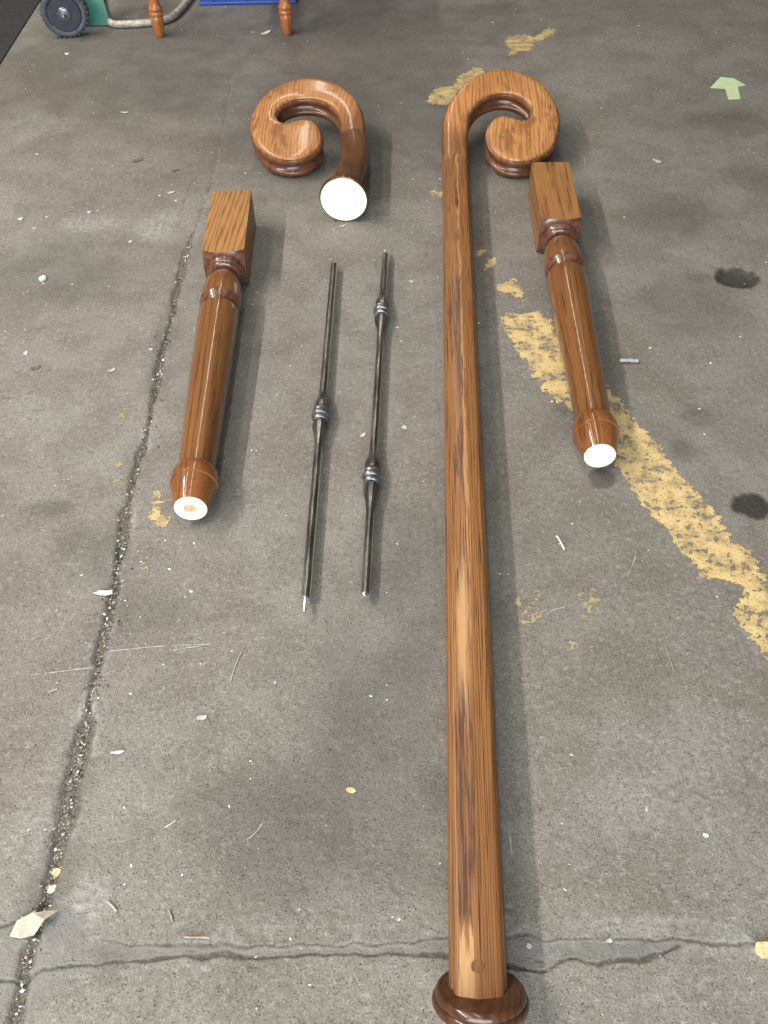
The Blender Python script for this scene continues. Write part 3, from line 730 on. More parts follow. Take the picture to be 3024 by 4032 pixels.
def rosette(name, center, normal, rad, mat, back_mat, parent, seg=72):
    """turned wall rosette; profile from the flat back (a = 0) to the face on the rail side"""
    k = rad / .0596
    prof = [(0, .0555), (.0015, .0580), (.005, .0594), (.0085, .0596), (.0115, .0586), (.0128, .0570), (.0130, .0558), (.0140, .0560), (.0165, .0561),
            (.0195, .0552), (.0218, .0536), (.0228, .0522), (.0232, .0512), (.0228, .0498), (.0228, .045), (.0228, .030), (.0228, .012)]
    nrm = Vector(normal).normalized()
    s = Vector((1, 0, 0)); s = (s - nrm * s.dot(nrm)).normalized()
    u = nrm.cross(s)
    c0 = Vector(center)
    v, f = [], []
    for a, r in prof:
        for i in range(seg):
            an = 2 * math.pi * i / seg
            v.append(c0 + nrm * (a - .0225) * k + (s * math.cos(an) + u * math.sin(an)) * r * k)
    for j in range(len(prof) - 1):
        for i in range(seg):
            i2 = (i + 1) % seg
            f.append((j * seg + i, j * seg + i2, (j + 1) * seg + i2, (j + 1) * seg + i))
    f.append(tuple((len(prof) - 1) * seg + i for i in range(seg)))
    o = mesh_obj(name, v, f, mat, parent, sharp=35)
    bv = [c0 + nrm * (-.0225 * k) + (s * math.cos(2 * math.pi * i / seg) + u * math.sin(2 * math.pi * i / seg)) * .0555 * k for i in range(seg)]
    bv += [p - nrm * .0008 for p in bv]
    bf = [tuple(range(seg)), tuple(range(seg, 2 * seg))] + [(i, (i + 1) % seg, seg + (i + 1) % seg, seg + i) for i in range(seg)]
    mesh_obj("sawn_back", bv, bf, back_mat, o, smooth=False)
    return o


# ------------------------------------------------------------------ long handrail
long_rail = empty("stair_handrail", (.105, .33, 0))
tag(long_rail, "long stained oak handrail with a scroll at its far end", "handrail", "sawn off stair handrails")
INV = Matrix.Translation((-.105, -.33, 0))
TAU_R = R_(15)
MR = scroll_matrix(2.4288, .060, TAU_R)
vo_r = volute("scroll", VOLUTE_LONG, W_VOL_B, long_rail)
vo_r.matrix_parent_inverse = INV
vo_r.matrix_basis = MR
# rail path: joint -> short easing -> straight to the rosette
a0, a1 = Vector(VOLUTE_LONG[0]), Vector(VOLUTE_LONG[-1])
mid2 = (a0 + a1) / 2
s_dir2 = (a0 - a1).normalized()
joint_p = MR @ Vector((mid2.x, mid2.y, 0))
joint_s = (MR.to_3x3() @ Vector((s_dir2.x, s_dir2.y, 0))).normalized()
joint_u = (MR.to_3x3() @ Vector((0, 0, 1))).normalized()
if joint_s.x < 0: joint_s = -joint_s
HALF_R = (a0 - a1).length / 2
ros_n = Vector((.03, math.cos(R_(48)), math.sin(R_(48)))).normalized()
ros_c = Vector((.1057, .3495, .0585))
ax = Vector((.2165 - .1057, 2.40 - .3495, 0)).normalized()
e1 = Vector((.2140, 2.400, .003))
jt = joint_u.cross(joint_s).normalized()
if jt.y > 0: jt = -jt
frames, halves = [], []
N = 10
for i in range(N + 1):
    t = i / N
    p = bez(joint_p, joint_p + jt * .025, e1 + ax * .025, e1, t)
    u = joint_u.lerp(Vector((0, 0, 1)), t).normalized()
    s = joint_s.lerp(Vector((ax.y, -ax.x, 0)), t).normalized()
    frames.append((p, s, u)); halves.append(HALF_R * (1 - t) + .0362 * t)
rail_len = (Vector((ros_c.x, ros_c.y, 0)) - Vector((e1.x, e1.y, 0))).length
for i in range(1, 25):
    d = rail_len * i / 24
    frames.append((e1 - ax * d, Vector((ax.y, -ax.x, 0)), Vector((0, 0, 1)))); halves.append(.0362)
rail = sweep("rail_bar", frames, W_RAIL, long_rail, halves=halves)
# mitre the near end onto the rosette face, and store the bar about its own axis so the grain runs true
m = len(section(.0362))
me = rail.data
last0 = (len(frames) - 1) * m
for k in range(m):
    v = me.vertices[last0 + k].co
    k_ = ((ros_c + ros_n * -.006) - v).dot(ros_n) / ax.dot(ros_n)
    me.vertices[last0 + k].co = v + ax * k_
rot = Matrix.Rotation(math.atan2(ax.x, ax.y), 4, 'Z')           # turn the axis onto +Y
ctr = Vector((ros_c.x, ros_c.y, 0)) - ax * ros_c.y / ax.y        # where the axis crosses y = 0
toloc = rot @ Matrix.Translation(-ctr)
me.transform(toloc)
rail.matrix_parent_inverse = INV
rail.matrix_basis = toloc.inverted()
ro = rosette("rosette", ros_c, ros_n, .0596, W_ROS, W_BARE, long_rail)
ro.matrix_parent_inverse = INV
pv, pf = [], []
for i in range(28):
    a = 2 * math.pi * i / 28
    pv.append((.0085 * math.cos(a), .0085 * math.sin(a), .0))
    pv.append((.0080 * math.cos(a), .0080 * math.sin(a), .0015))
pf = [(2 * i, 2 * ((i + 1) % 28), 2 * ((i + 1) % 28) + 1, 2 * i + 1) for i in range(28)] + [tuple(2 * i + 1 for i in range(28))]
plug = mesh_obj("screw_plug", pv, pf, W_PLUG, long_rail)
plug.matrix_parent_inverse = INV
plug.matrix_basis = Matrix.Translation((.1030, .3705, .0722))

# ------------------------------------------------------------------ short handrail end
short_rail = empty("stair_handrail", (-.085, 2.25, 0))
tag(short_rail, "short stained oak handrail scroll with a pale sawn round end", "handrail", "sawn off stair handrails")
INV = Matrix.Translation((.085, -2.25, 0))
ML = scroll_matrix(2.4647, .060, R_(13))
vo_l = volute("scroll", VOLUTE_SHORT, W_VOL_A, short_rail)
vo_l.matrix_parent_inverse = INV
vo_l.matrix_basis = ML
a0, a1 = Vector(VOLUTE_SHORT[0]), Vector(VOLUTE_SHORT[-1])
mid2 = (a0 + a1) / 2
sd2 = (a0 - a1).normalized()
jp = ML @ Vector((mid2.x, mid2.y, 0))
js = (ML.to_3x3() @ Vector((sd2.x, sd2.y, 0))).normalized()
ju = (ML.to_3x3() @ Vector((0, 0, 1))).normalized()
HALF_L = (a0 - a1).length / 2
rn = Vector((.10, 1.0, .03)).normalized()                        # rail side of the rosette looks away
rc = Vector((-.0846, 2.268, .0640))
p_end = rc + Vector((.004, 0, -.036))
jt = -ju.cross(js).normalized()
if jt.y > 0: jt = -jt
frames, halves = [], []
for i in range(19):
    t = i / 18
    p = bez(jp, jp + jt * .11, p_end + rn * .12, p_end, t)
    u = ju.lerp(Vector((0, 0, 1)), min(1, t * 1.4)).normalized()
    s = js.lerp(Vector((rn.y, -rn.x, 0)), t).normalized()
    frames.append((p, s, u)); halves.append(HALF_L * (1 - t) + .0385 * t)
nk = sweep("neck", frames, W_NECK, short_rail, halves=halves)
nk.matrix_parent_inverse = INV
ro = rosette("rosette", rc, rn, .0645, W_ROS, W_BARE, short_rail)
ro.matrix_parent_inverse = INV
# turned dowel under the eye of the scroll
for par, M_, (u0, v0) in ((short_rail, ML, (-.225, .10)),):
    dv = lathe("dowel", [(0, .040), (.004, .043), (.016, .043), (.019, .040)], W_ROS, par, 40)
    dv.matrix_parent_inverse = INV
    dv.matrix_basis = M_ @ Matrix.Translation((u0, v0, -.0005)) @ Matrix.Rotation(R_(90), 4, 'X')

# ------------------------------------------------------------------ newel posts
BW = .0986
BL = .272


def t_shoulder(r):
    k = (r - .044) / (.0697 - .044)
    return .0150 * (1 - k) + .003 * math.sin(math.pi * k)


def newel(name, label, loc, yaw, wb, wt, hole):
    root = empty(name, (loc[0], loc[1], 0))
    root.rotation_euler = (0, 0, -yaw)
    tag(root, label, "newel post", "turned newel posts")
    h = BW / 2
    # square block with a turned shoulder at its front
    NS = 16
    ring = []
    for sidx in range(4):
        for k in range(NS):
            q = -h + 2 * h * k / NS
            ring.append([(q, h), (h, -q), (-q, -h), (-h, q)][sidx])
    v, f = [], []
    m = len(ring)
    for (x, z) in ring: v.append((x, BL, z))
    for (x, z) in ring: v.append((x, -t_shoulder(math.hypot(x, z)), z))
    K = 8
    for j in range(1, K + 1):
        for (x, z) in ring:
            r0 = math.hypot(x, z); r = r0 + (.043 - r0) * j / K
            v.append((x / r0 * r, -t_shoulder(max(r, .044)), z / r0 * r))
    f.append(tuple(range(m)))
    for j in range(K + 1):
        for k in range(m):
            k2 = (k + 1) % m
            f.append((j * m + k, j * m + k2, (j + 1) * m + k2, (j + 1) * m + k))
    f.append(tuple((K + 1) * m + k for k in range(m)))
    me_off = Matrix.Translation((0, 0, h))
    tiltm = Matrix.Rotation(R_(-.28), 4, 'X')
    parts = [mesh_obj("block", v, f, wb, root, sharp=30)]
    parts[0].data.materials.append(W_RING)
    for pl in parts[0].data.polygons:                 # the turned end grain of the shoulder drank more stain
        if 1 + m <= pl.index < 1 + m * (K + 1): pl.material_index = 1
    parts.append(lathe("neck_ring", [(.012, .0405), (.0150, .0432), (.019, .0440), (.0255, .0432), (.0292, .0405), (.0305, .0382), (.0322, .0390), (.0368, .0388),
                                     (.0398, .0365), (.0412, .032), (.042, .024), (.042, .012)], W_RING, root, 56, cap0=False))
    parts.append(lathe("bulb", [(.0385, .010), (.0405, .018), (.045, .0245), (.052, .0305), (.061, .0358), (.074, .0404), (.092, .0440), (.115, .0461), (.138, .0469), (.1515, .0468)],
                       wt, root, 56, cap0=False))
    parts.append(lathe("collar", [(.1505, .0455), (.1510, .0470), (.1525, .0474), (.1548, .0466), (.1630, .0420), (.1720, .0365), (.1740, .034), (.176, .030)], W_RING, root, 56, cap0=False))
    sp = [(.174, .028), (.1785, .0335), (.1820, .0400), (.1850, .0438), (.1880, .0455), (.192, .0460)]
    for i in range(1, 13):
        t = i / 12
        sp.append((.192 + .502 * t, .0460 - .0085 * t - .0028 * t * t))
    parts.append(lathe("shaft", sp, wt, root, 64, cap0=False))
    parts.append(lathe("foot", [(.690, .030), (.692, .0385), (.697, .0420), (.703, .0436), (.716, .0448), (.7265, .0450), (.7285, .0446), (.7295, .0420), (.735, .0417),
                                (.752, .0396), (.770, .0352), (.783, .0308), (.7855, .0298)], W_FOOT, root, 64, cap0=False, cap1=not hole))
    if hole:
        parts.append(lathe("sawn_end", [(.780, .0300), (.7858, .0302), (.7866, .0296), (.7868, .012), (.7800, .0118), (.778, .0116)], W_BARE, root, 56, cap0=False, cap1=False))
        parts.append(lathe("dowel_plug", [(.770, .0114), (.7835, .0114), (.7838, .010)], plain("tan_dowel", (.50, .36, .20), .7, 0, .2, 90), root, 28, cap0=False))
    else:
        parts.append(lathe("sawn_end", [(.780, .0300), (.7858, .0302), (.7866, .0296), (.7868, .012), (.7868, .002)], W_BARE, root, 56, cap0=False))
    for p in parts:
        p.matrix_local = me_off @ tiltm.inverted()
    return root


newel("newel_post", "right turned oak newel post lying beside the long rail", (.4466, 2.0768), .0398, W_BLOCK_B, W_TURN_B, False)
newel("newel_post", "left turned oak newel post lying near the floor joint", (-.3658, 1.9624), -.0155, W_BLOCK_A, W_TURN_A, True)

# ------------------------------------------------------------------ iron balusters


def bar_mesh(name, prof, mat, parent, seg=8, rough=.03, turn=0.0):
    """forged bar along -Y: eight flats of uneven width, lightly hammered"""
    v, f = [], []
    n = len(prof)
    ang = []
    for q in range(4):
        ang += [q * math.pi / 2 + math.pi / 4 - .52 + turn, q * math.pi / 2 + math.pi / 4 + .52 + turn]
    for t, r in prof:
        for a in ang:
            rr = r * (1 + rough * random.uniform(-1, 1))
            v.append((rr * math.sin(a), -t, rr * math.cos(a)))
    for i in range(n - 1):
        for k in range(8):
            k2 = (k + 1) % 8
            f.append((i * 8 + k, i * 8 + k2, (i + 1) * 8 + k2, (i + 1) * 8 + k))
    f.append(tuple(range(8))); f.append(tuple((n - 1) * 8 + k for k in range(8)))
    return mesh_obj(name, v, f, mat, parent, sharp=24)


def rods(a, b, r0, r1, step=.022):
    n = max(2, int((b - a) / step))
    return [(a + (b - a) * i / n, r0 + (r1 - r0) * i / n) for i in range(n + 1)]


RB = .0073


def knuckle(parent, c):
    """swelling, three rings, swelling; centred at axial position c"""
    k = bar_mesh("knuckle", [(c - .085, RB * 1.0), (c - .060, .0082), (c - .046, .0125), (c - .034, .0155), (c - .025, .0150), (c - .019, .0105), (c, .0105),
                             (c + .019, .0105), (c + .0245, .0148), (c + .036, .0158), (c + .052, .0124), (c + .068, .0088), (c + .090, RB)], IRON, parent, rough=.02)
    for dt, r in ((-.0125, .0166), (0, .0190), (.0125, .0166)):
        rg = [(c + dt - .0062, r * .76), (c + dt - .0050, r * .92), (c + dt - .0020, r), (c + dt + .0020, r), (c + dt + .0050, r * .92), (c + dt + .0062, r * .76)]
        lathe("ring", rg, IRON_RING, k, 24, sharp=50)
    return k


def baluster(name, label, top, end, knots, screw, pin):
    tv, ev = Vector((*top, 0)), Vector((*end, 0))
    d = (ev - tv); L = d.length
    root = empty(name, (tv.x, tv.y, .0190))
    root.rotation_euler = (0, 0, math.atan2(d.x, -d.y))
    tag(root, label, "iron baluster", "dark iron balusters")
    stops = [0.0] + [q for k in knots for q in (k - .080, k + .085)] + [L]
    for i in range(0, len(stops), 2):
        bar_mesh("bar", rods(stops[i], stops[i + 1], RB * (.92 if i == 0 else 1), RB), IRON, root)
    for k in knots:
        knuckle(root, k)
    if screw:
        lathe("screw_collar", [(L, .0064), (L + .002, .0064), (L + .002, .003)], ZINC, root, 16)
        sp = []
        q = L + .002
        while q < L + .026:
            sp += [(q, .0022), (q + .0012, .0036), (q + .0024, .0022)]
            q += .0030
        sp.append((L + .029, .0006))
        lathe("screw", sp, ZINC, root, 12)
    if pin:
        lathe("pin", [(-.018, .0025), (-.017, .0034), (-.002, .0036), (.0, .0050)], plain("bright_pin", (.75, .72, .62), .3, .6, .1, 90), root, 14)
        lathe("tip", [(L - .001, .0062), (L + .003, .0058), (L + .006, .0045), (L + .0065, .002)], ZINC, root, 14)
    return root


baluster("iron_baluster", "left dark iron baluster with one knuckle and a screw tip", (-.1104, 2.0152), (-.1383, .9861), [.560], True, False)
baluster("iron_baluster", "right dark iron baluster with two ringed knuckles", (.0162, 2.0526), (-.0358, .9920), [.240, .780], False, True)

# ------------------------------------------------------------------ things at the far edge
STEEL_GREY = plain("chipped_grey_paint", (.30, .27, .23), .55, .1, .4, 50)
GREEN = plain("green_enamel", (.016, .105, .078), .42, 0, .18, 20)
RUBBER = plain("dusty_rubber", (.052, .058, .070), .7, 0, .3, 40)
RIMM = plain("dark_wheel_disc", (.022, .026, .038), .45, 0, .3, 30)
HUBM = plain("worn_hub_steel", (.16, .16, .18), .35, .7, .4, 60)
BLUE = plain("blue_plastic", (.016, .05, .25), .4, 0, .12, 14)

truck = empty("hand_truck", (-.95, 3.75, 0))
tag(truck, "green hand truck with black wheel and grey loop foot", "hand truck")
INV = Matrix.Translation((.95, -3.75, 0))


def wheel(cx, cy, r):
    w = lathe("wheel", [(0, .020), (0, r * .70), (.006, r * .73), (.006, r * .78)], RIMM, truck, 48, cap1=False)
    ty = lathe("tyre", [(.008, r * .70), (.000, r * .76), (-.003, r * .84), (-.001, r * .93), (.006, r * .985), (.016, r), (.032, r), (.042, r * .985), (.048, r * .93), (.050, r * .80), (.044, r * .70)],
               RUBBER, w, 56, cap0=False, cap1=False, sharp=60)
    for k in range(28):
        a = 2 * math.pi * k / 28
        lug = box("tread_lug", (-.0035, -.044, -.0022), (.0035, -.004, .0022), RUBBER, None)
        lug.parent = ty
        lug.matrix_local = Matrix.Rotation(a, 4, 'Y') @ Matrix.Translation((0, 0, r - .0005))
    hb = lathe("hub", [(-.012, .008), (-.0115, .012), (-.006, .013), (-.004, .022), (-.001, .0245), (.002, .0245)], HUBM, w, 28)
    lathe("axle_end", [(-.030, .0045), (-.029, .0065), (-.012, .0068)], HUBM, hb, 16)
    w.matrix_parent_inverse = INV
    return w


w1 = wheel(-1.083, 3.530, .080)
# the lathe runs towards local -Y from its outer face; turned so the hub faces the camera
w1.matrix_basis = Matrix.Translation((-1.083, 3.530, .080)) @ Matrix.Rotation(R_(186), 4, 'Z')
pv = [(-1.060, 3.640, .004), (-.955, 3.632, .004), (-.99, 3.70, .20), (-1.00, 3.80, .40), (-1.06, 3.80, .40), (-1.065, 3.69, .16)]
pv2 = [(x, y + .010, z) for x, y, z in pv]
pf = [tuple(range(6)), tuple(range(6, 12))] + [(i, (i + 1) % 6, 6 + (i + 1) % 6, 6 + i) for i in range(6)]
gp = mesh_obj("side_plate", pv + pv2, pf, GREEN, truck, smooth=False)
gp.matrix_parent_inverse = INV
lp = smooth_line([(-1.06, 4.05), (-1.038, 3.866), (-.965, 3.640), (-.925, 3.612), (-.838, 3.623), (-.752, 3.643), (-.722, 3.719), (-.698, 3.846), (-.68, 4.05)], 2)
lo = tube("foot_loop", [(x, y, .0125) for x, y in lp], .0125, STEEL_GREY, truck, 12)
lo.matrix_parent_inverse = INV
for xx in (-1.02, -.72):
    up = tube("upright", [(xx, 3.99, .02), (xx, 4.10, .5), (xx, 4.22, 1.05)], .013, GREEN, truck, 10)
    up.matrix_parent_inverse = INV

table = empty("side_table", (-.535, 3.53, 0))
tag(table, "small table on turned orange wood legs at the top edge", "table")
INV = Matrix.Translation((.535, -3.53, 0))
leg_prof = [(0, .0135), (-.004, .0155), (-.020, .0185), (-.055, .0222), (-.064, .0225), (-.068, .0195), (-.070, .0190), (-.072, .0230), (-.078, .0242), (-.083, .0225), (-.085, .0195),
            (-.087, .0200), (-.090, .0235), (-.096, .0240), (-.100, .0215), (-.104, .0190), (-.115, .0175), (-.150, .0205), (-.22, .0255), (-.30, .0235), (-.36, .019), (-.38, .024), (-.40, .024), (-.42, .02), (-.56, .022)]
for (lx, ly) in ((-.7618, 3.532), (-.307, 3.521), (-.7618, 3.96), (-.307, 3.95)):
    lg = lathe("leg", leg_prof, W_LEG, table, 32)
    lg.matrix_parent_inverse = INV
    lg.matrix_basis = Matrix(((1, 0, 0, lx), (0, 0, 1, ly), (0, 1, 0, .0005), (0, 0, 0, 1)))
tp = box("table_top", (-.80, 3.48, .56), (-.27, 4.0, .585), W_LEG, table, bevel=.006)
tp.matrix_parent_inverse = INV

crate = empty("plastic_crate", (-.47, 3.95, 0))
tag(crate, "blue plastic crate on the floor behind the table leg", "crate")
INV = Matrix.Translation((.47, -3.95, 0))
for o in (box("crate_body", (-.650, 3.825, .006), (-.296, 4.12, .26), BLUE, crate, bevel=.004),
          box("base_rim", (-.655, 3.818, .0), (-.290, 4.125, .012), BLUE, crate, bevel=.003),
          box("rib", (-.612, 3.819, .012), (-.600, 3.826, .25), BLUE, crate, bevel=.002),
          box("rib", (-.480, 3.819, .012), (-.468, 3.826, .25), BLUE, crate, bevel=.002),
          box("rib", (-.348, 3.819, .012), (-.336, 3.826, .25), BLUE, crate, bevel=.002)):
    o.matrix_parent_inverse = INV

# ------------------------------------------------------------------ litter on the floor
CREAM = plain("cream_card", (.34, .30, .225), .8, 0, .2, 60)
CHIPW = plain("pale_wood_chip", (.38, .355, .29), .8, 0, .2, 120)
WHITE = plain("white_plaster", (.46, .45, .42), .8, 0, .15, 120)
TAN = plain("tan_leaf_bit", (.52, .38, .20), .8, 0, .3, 120)
GREYC = plain("grey_chip", (.30, .29, .265), .8, 0, .25, 120)
DKC = plain("dark_leaf_bit", (.10, .085, .07), .8, 0, .3, 120)
PALEG = plain("pale_green_chip", (.48, .52, .42), .8, 0, .2, 120)
STICK = plain("dry_twig", (.26, .22, .17), .85, 0, .3, 200)


def chip(key, kind, size, ang, mat, label, name="chip", group=None):
    x, y = CHIP_AT[key]
    L_, W_ = size
    if y > 1.5 and kind != 'stick': L_, W_ = L_ * .62, W_ * .62
    v, f = [], []
    if kind == 'stick':
        n = 7
        pts = []
        for i in range(n):
            t = i / (n - 1) - .5
            pts.append((L_ * t, L_ * .05 * math.sin(t * 2.6 + ord(key) % 3), W_ * .55 + W_ * .25 * random.random()))
        o = tube(name, pts, W_ / 2, mat, None, 6)
    else:
        n = 9
        top, bot = [], []
        r2 = random.Random(ord(key))
        for i in range(n):
            a = 2 * math.pi * i / n
            q = .72 + .5 * r2.random()
            px, py = L_ / 2 * math.cos(a) * q, W_ / 2 * math.sin(a) * q
            lift = .12 * L_ * (px / L_) ** 2 * 4 * r2.random() + .02 * L_ * r2.random()
            th = (.16 * W_ if kind == 'lump' else .0007)
            top.append((px, py, .0004 + lift + th * (1.2 + r2.random() * .8)))
            bot.append((px, py, .0002 + lift))
        v = bot + top + [(0, 0, (.34 * W_ if kind == 'lump' else .0014))]
        f = [tuple(range(n))] + [(i, (i + 1) % n, n + (i + 1) % n, n + i) for i in range(n)] + [(n + i, n + (i + 1) % n, 2 * n) for i in range(n)]
        o = mesh_obj(name, v, f, mat, None, smooth=(kind == 'lump'), sharp=50)
    o.location = (x, y, fz(x, y) + .0006)
    o.rotation_euler = (0, 0, ang)
    return tag(o, label, "debris", group)


# folded scrap at the joint
x, y = CHIP_AT['a']
sv = [(-.045, -.012, .002), (-.030, .012, .010), (.002, .020, .016), (.052, .024, .006), (.028, .004, .014), (.004, -.018, .003), (-.022, -.020, .002)]
sv2 = [(a, b, c + .0012) for a, b, c in sv]
sf = [(0, 1, 6), (1, 2, 5, 6), (2, 4, 5), (2, 3, 4)]
sf += [tuple(i + 7 for i in q) for q in sf] + [(i, (i + 1) % 7, 7 + (i + 1) % 7, 7 + i) for i in range(7)]
sc_o = mesh_obj("card_scrap", sv + sv2, sf, CREAM, smooth=False)
sc_o.location = (x, y, fz(x, y) + .002); sc_o.rotation_euler = (0, 0, R_(8)); sc_o.scale = (.66, .66, 1)
tag(sc_o, "torn folded cream scrap where the floor joint meets the cross crack", "scrap")

chip('b', 'flat', (.014, .012), 1.2, TAN, "tan leaf bit in the floor joint above the cream scrap")
chip('c', 'flat', (.014, .011), .4, PALEG, "pale green chip in the floor joint just above the cream scrap")
chip('d', 'lump', (.036, .010), .05, WHITE, "white plaster crumb beside the floor joint halfway down")
chip('e', 'flat', (.022, .006), .1, WHITE, "white sliver right of the floor joint, low on the left")
chip('f', 'flat', (.020, .009), .2, CHIPW, "pale wood shaving left of the photo's lower middle")
chip('g', 'stick', (.060, .0016), 1.3, CHIPW, "thin curved straw standing alone near the balusters' near ends")
chip('h', 'stick', (.014, .002), .5, CHIPW, "short pale splinter left of the floor joint")
chip('i', 'stick', (.034, .0028), -.15, STICK, "brown twig just above the cross crack")
chip('j', 'stick', (.020, .0038), -.8, GREYC, "grey stick right of the cream scrap")
chip('k', 'stick', (.016, .0026), -1.1, STICK, "small leaning twig between cream scrap and brown twig")
chip('l', 'flat', (.014, .009), .1, TAN, "tan flake alone left of the long rail")
chip('m', 'stick', (.040, .008), -.08, GREYC, "thick grey splinter right of the right post")
chip('n', 'stick', (.034, .0042), -1.25, WHITE, "white strip between long rail and yellow line")
chip('o', 'stick', (.055, .0018), 1.52, STICK, "long dark straw at the lower right below the yellow line")
chip('p', 'lump', (.018, .030), 1.5, TAN, "tan crumb at the right edge by the cross crack")
chip('q', 'flat', (.009, .006), .4, CHIPW, "pale chip at the cross crack right of the rosette", group="pale chips by the cross crack")
chip('r', 'flat', (.009, .006), -.6, CHIPW, "pale chip in the filler right beside the long rail")
chip('s', 'flat', (.008, .006), -.6, WHITE, "white chip alone on the bare lower right floor")
chip('t', 'flat', (.070, .030), .75, WHITE, "white shard between the two table legs")
chip('u', 'flat', (.050, .020), -.8, CHIPW, "pale smear of plaster on the floor right of the right post's block")
chip('v', 'flat', (.048, .014), -.1, GREYC, "long grey flake in the upper left floor")
chip('w', 'flat', (.032, .016), .3, CHIPW, "pale triangular chip left of the left post's block")
chip('x', 'flat', (.024, .018), -.3, CHIPW, "rounded pale chip near the left edge, upper third")
chip('y', 'flat', (.060, .024), .6, DKC, "dark curled leaf above the left post's block")
chip('z', 'flat', (.026, .018), .5, WHITE, "white crumbly chip at the left edge, upper third")
chip('A', 'flat', (.020, .012), .0, CHIPW, "pale chip just inside the left edge below the white crumbly chip")
chip('B', 'flat', (.034, .016), .4, DKC, "dark flake beside the hairline above the left post")
chip('C', 'flat', (.018, .016), .2, WHITE, "white fleck left of the left post's bulb")
chip('E', 'lump', (.030, .034), .0, WHITE, "shiny white glob on the floor at the left edge")
chip('F', 'flat', (.016, .024), .2, CHIPW, "upright pale chip at the left edge, level with the left shaft")
chip('G', 'flat', (.028, .014), .6, CHIPW, "pale bent chip left of the left post's shaft")
chip('H', 'flat', (.018, .012), -.2, CHIPW, "pale chip beside the floor joint, left of the left shaft")
chip('K', 'flat', (.011, .010), .5, CHIPW, "cream crumb right of the right baluster's middle")
chip('L', 'flat', (.022, .020), .3, GREYC, "pale smudge chip right of the right baluster's far end")
chip('M', 'flat', (.016, .010), 1.0, CHIPW, "hooked pale chip between the two balusters")
chip('N', 'flat', (.030, .010), .6, CHIPW, "leaf shaped chip under the short rail's pale end")
chip('O', 'lump', (.030, .018), .1, WHITE, "white blob below the hand truck's wheel")
chip('Q', 'lump', (.012, .010), .0, WHITE, "white crumb above the thick grey splinter")
chip('T', 'flat', (.034, .016), .4, DKC, "dark curled flake at the left, under the upright pale chip")

# uncounted fine litter
tone_m = NT("mixed_grit")
tone = tone_m.attr('tone').outputs['Color']
GRIT = tone_m.final(tone, .85)


def litter(name, pts, sizes, tones, label, flat=.35):
    v, f, tn = [], [], []
    for (x, y, z), s, c in zip(pts, sizes, tones):
        a = random.uniform(0, 6.28); k = random.uniform(.25, .8)
        b = len(v)
        for q in range(4):
            an = a + q * math.pi / 2
            r = s * (1 if q % 2 == 0 else k) * random.uniform(.7, 1.1)
            v.append((x + r * math.cos(an), y + r * math.sin(an), z + s * flat * random.uniform(0, .8)))
        v.append((x, y, z + s * flat * random.uniform(.5, 1.2)))
        f += [(b, b + 1, b + 4), (b + 1, b + 2, b + 4), (b + 2, b + 3, b + 4), (b + 3, b, b + 4)]
        tn += [c] * 5
    me = bpy.data.meshes.new(name)
    me.from_pydata(v, [], f)
    at = me.attributes.new('tone', 'FLOAT_COLOR', 'POINT')
    at.data.foreach_set('color', np.array([(*t, 1) for t in tn], np.float32).ravel())
    me.materials.append(GRIT)
    o = bpy.data.objects.new(name, me)
    COL.link(o)
    return tag(o, label, None, None, "stuff")


def pick_tone(light):
    p = random.random()
    if p < light: b = random.uniform(.45, .8); return (b, b * .97, b * .90)
    if p < light + .2: b = random.uniform(.25, .45); return (b, b * .85, b * .6)
    if p < light + .55: b = random.uniform(.12, .28); return (b, b * .95, b * .85)
    b = random.uniform(.02, .06); return (b, b * .9, b * .75)


pts, sz, tn = [], [], []
while len(pts) < 1000:
    y = .3 + 3.6 * random.random() ** 1.25
    hw = .50 + .27 * y
    x = random.uniform(-hw, hw)
    if random.random() > (.55 + .45 * (x < -.1)) or x < -1.27: continue
    s = .0007 + .0030 * random.random() ** 3.2 + .0005 * y
    pts.append((x, y)); sz.append(s); tn.append(pick_tone(.55))
A_ = np.array(pts)
zz = floor_fields(A_[:, :1], A_[:, 1:2])['z'][:, 0]
litter("grit_specks", [(x, y, z + .0004) for (x, y), z in zip(pts, zz)], sz, tn, "pale grit and dust specks scattered over the concrete")

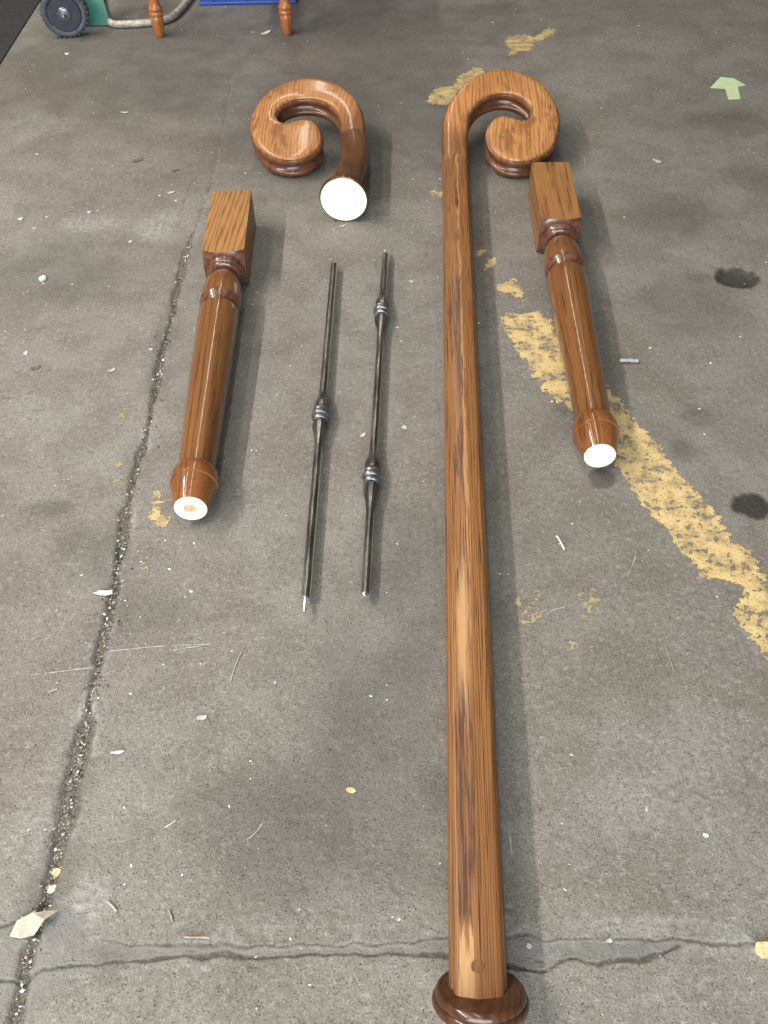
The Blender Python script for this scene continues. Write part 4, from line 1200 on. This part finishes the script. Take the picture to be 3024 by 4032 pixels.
cum = [0.0]
for a, b in zip(JT[:-1], JT[1:]): cum.append(cum[-1] + math.dist(a, b))
pts, sz, tn = [], [], []
while len(pts) < 2600:
    d = random.uniform(0, cum[-1])
    i = max(k for k in range(len(cum)) if cum[k] <= d)
    if i >= len(JT) - 1: continue
    t = (d - cum[i]) / (cum[i + 1] - cum[i])
    x = JT[i][0] * (1 - t) + JT[i + 1][0] * t; y = JT[i][1] * (1 - t) + JT[i + 1][1] * t
    if y > 2.15 and random.random() > .06: continue
    if random.random() > .35 + .65 * float(vnoise(np.array([[x]]), np.array([[y]]), 12, 5)[0, 0] > .45): continue
    wd = .0075 if random.random() < .8 else .022
    pts.append((x + random.gauss(0, wd * .62), y + random.gauss(0, .004)))
    sz.append(.0008 + .0036 * random.random() ** 3); tn.append(pick_tone(.10))
A_ = np.array(pts)
zz = floor_fields(A_[:, :1], A_[:, 1:2])['z'][:, 0]
litter("joint_litter", [(x, y, z + .0006) for (x, y), z in zip(pts, zz)], sz, tn, "crumbs and splinters packed in the floor joint", flat=.6)

# pale scratches
sv, sf = [], []
for s in SCRATCHES:
    P = smooth_line(s, 2) if len(s) > 2 else [(s[0][0] * (1 - t) + s[1][0] * t, s[0][1] * (1 - t) + s[1][1] * t) for t in np.linspace(0, 1, 7)]
    D = []
    for a, b in zip(P[:-1], P[1:]):
        k = max(1, int(math.dist(a, b) / .006))
        D += [(a[0] + (b[0] - a[0]) * i / k, a[1] + (b[1] - a[1]) * i / k) for i in range(k)]
    D.append(P[-1])
    b0 = None
    for i, (x, y) in enumerate(D):
        a = D[max(0, i - 1)]; c_ = D[min(len(D) - 1, i + 1)]
        tx, ty = c_[0] - a[0], c_[1] - a[1]; l = math.hypot(tx, ty) + 1e-9
        w = random.uniform(.0003, .0014)
        z = fz(x, y) + .0009
        base = len(sv)
        sv += [(x - ty / l * w, y + tx / l * w, z), (x + ty / l * w, y - tx / l * w, z)]
        if b0 is not None and random.random() > .14: sf.append((b0, b0 + 1, base + 1, base))
        b0 = base
scr = mesh_obj("scratches", sv, sf, plain("pale_scratch", (.31, .30, .28), .8, 0, .3, 200), smooth=False)
tag(scr, "thin pale scratches in the concrete", None, None, "stuff")
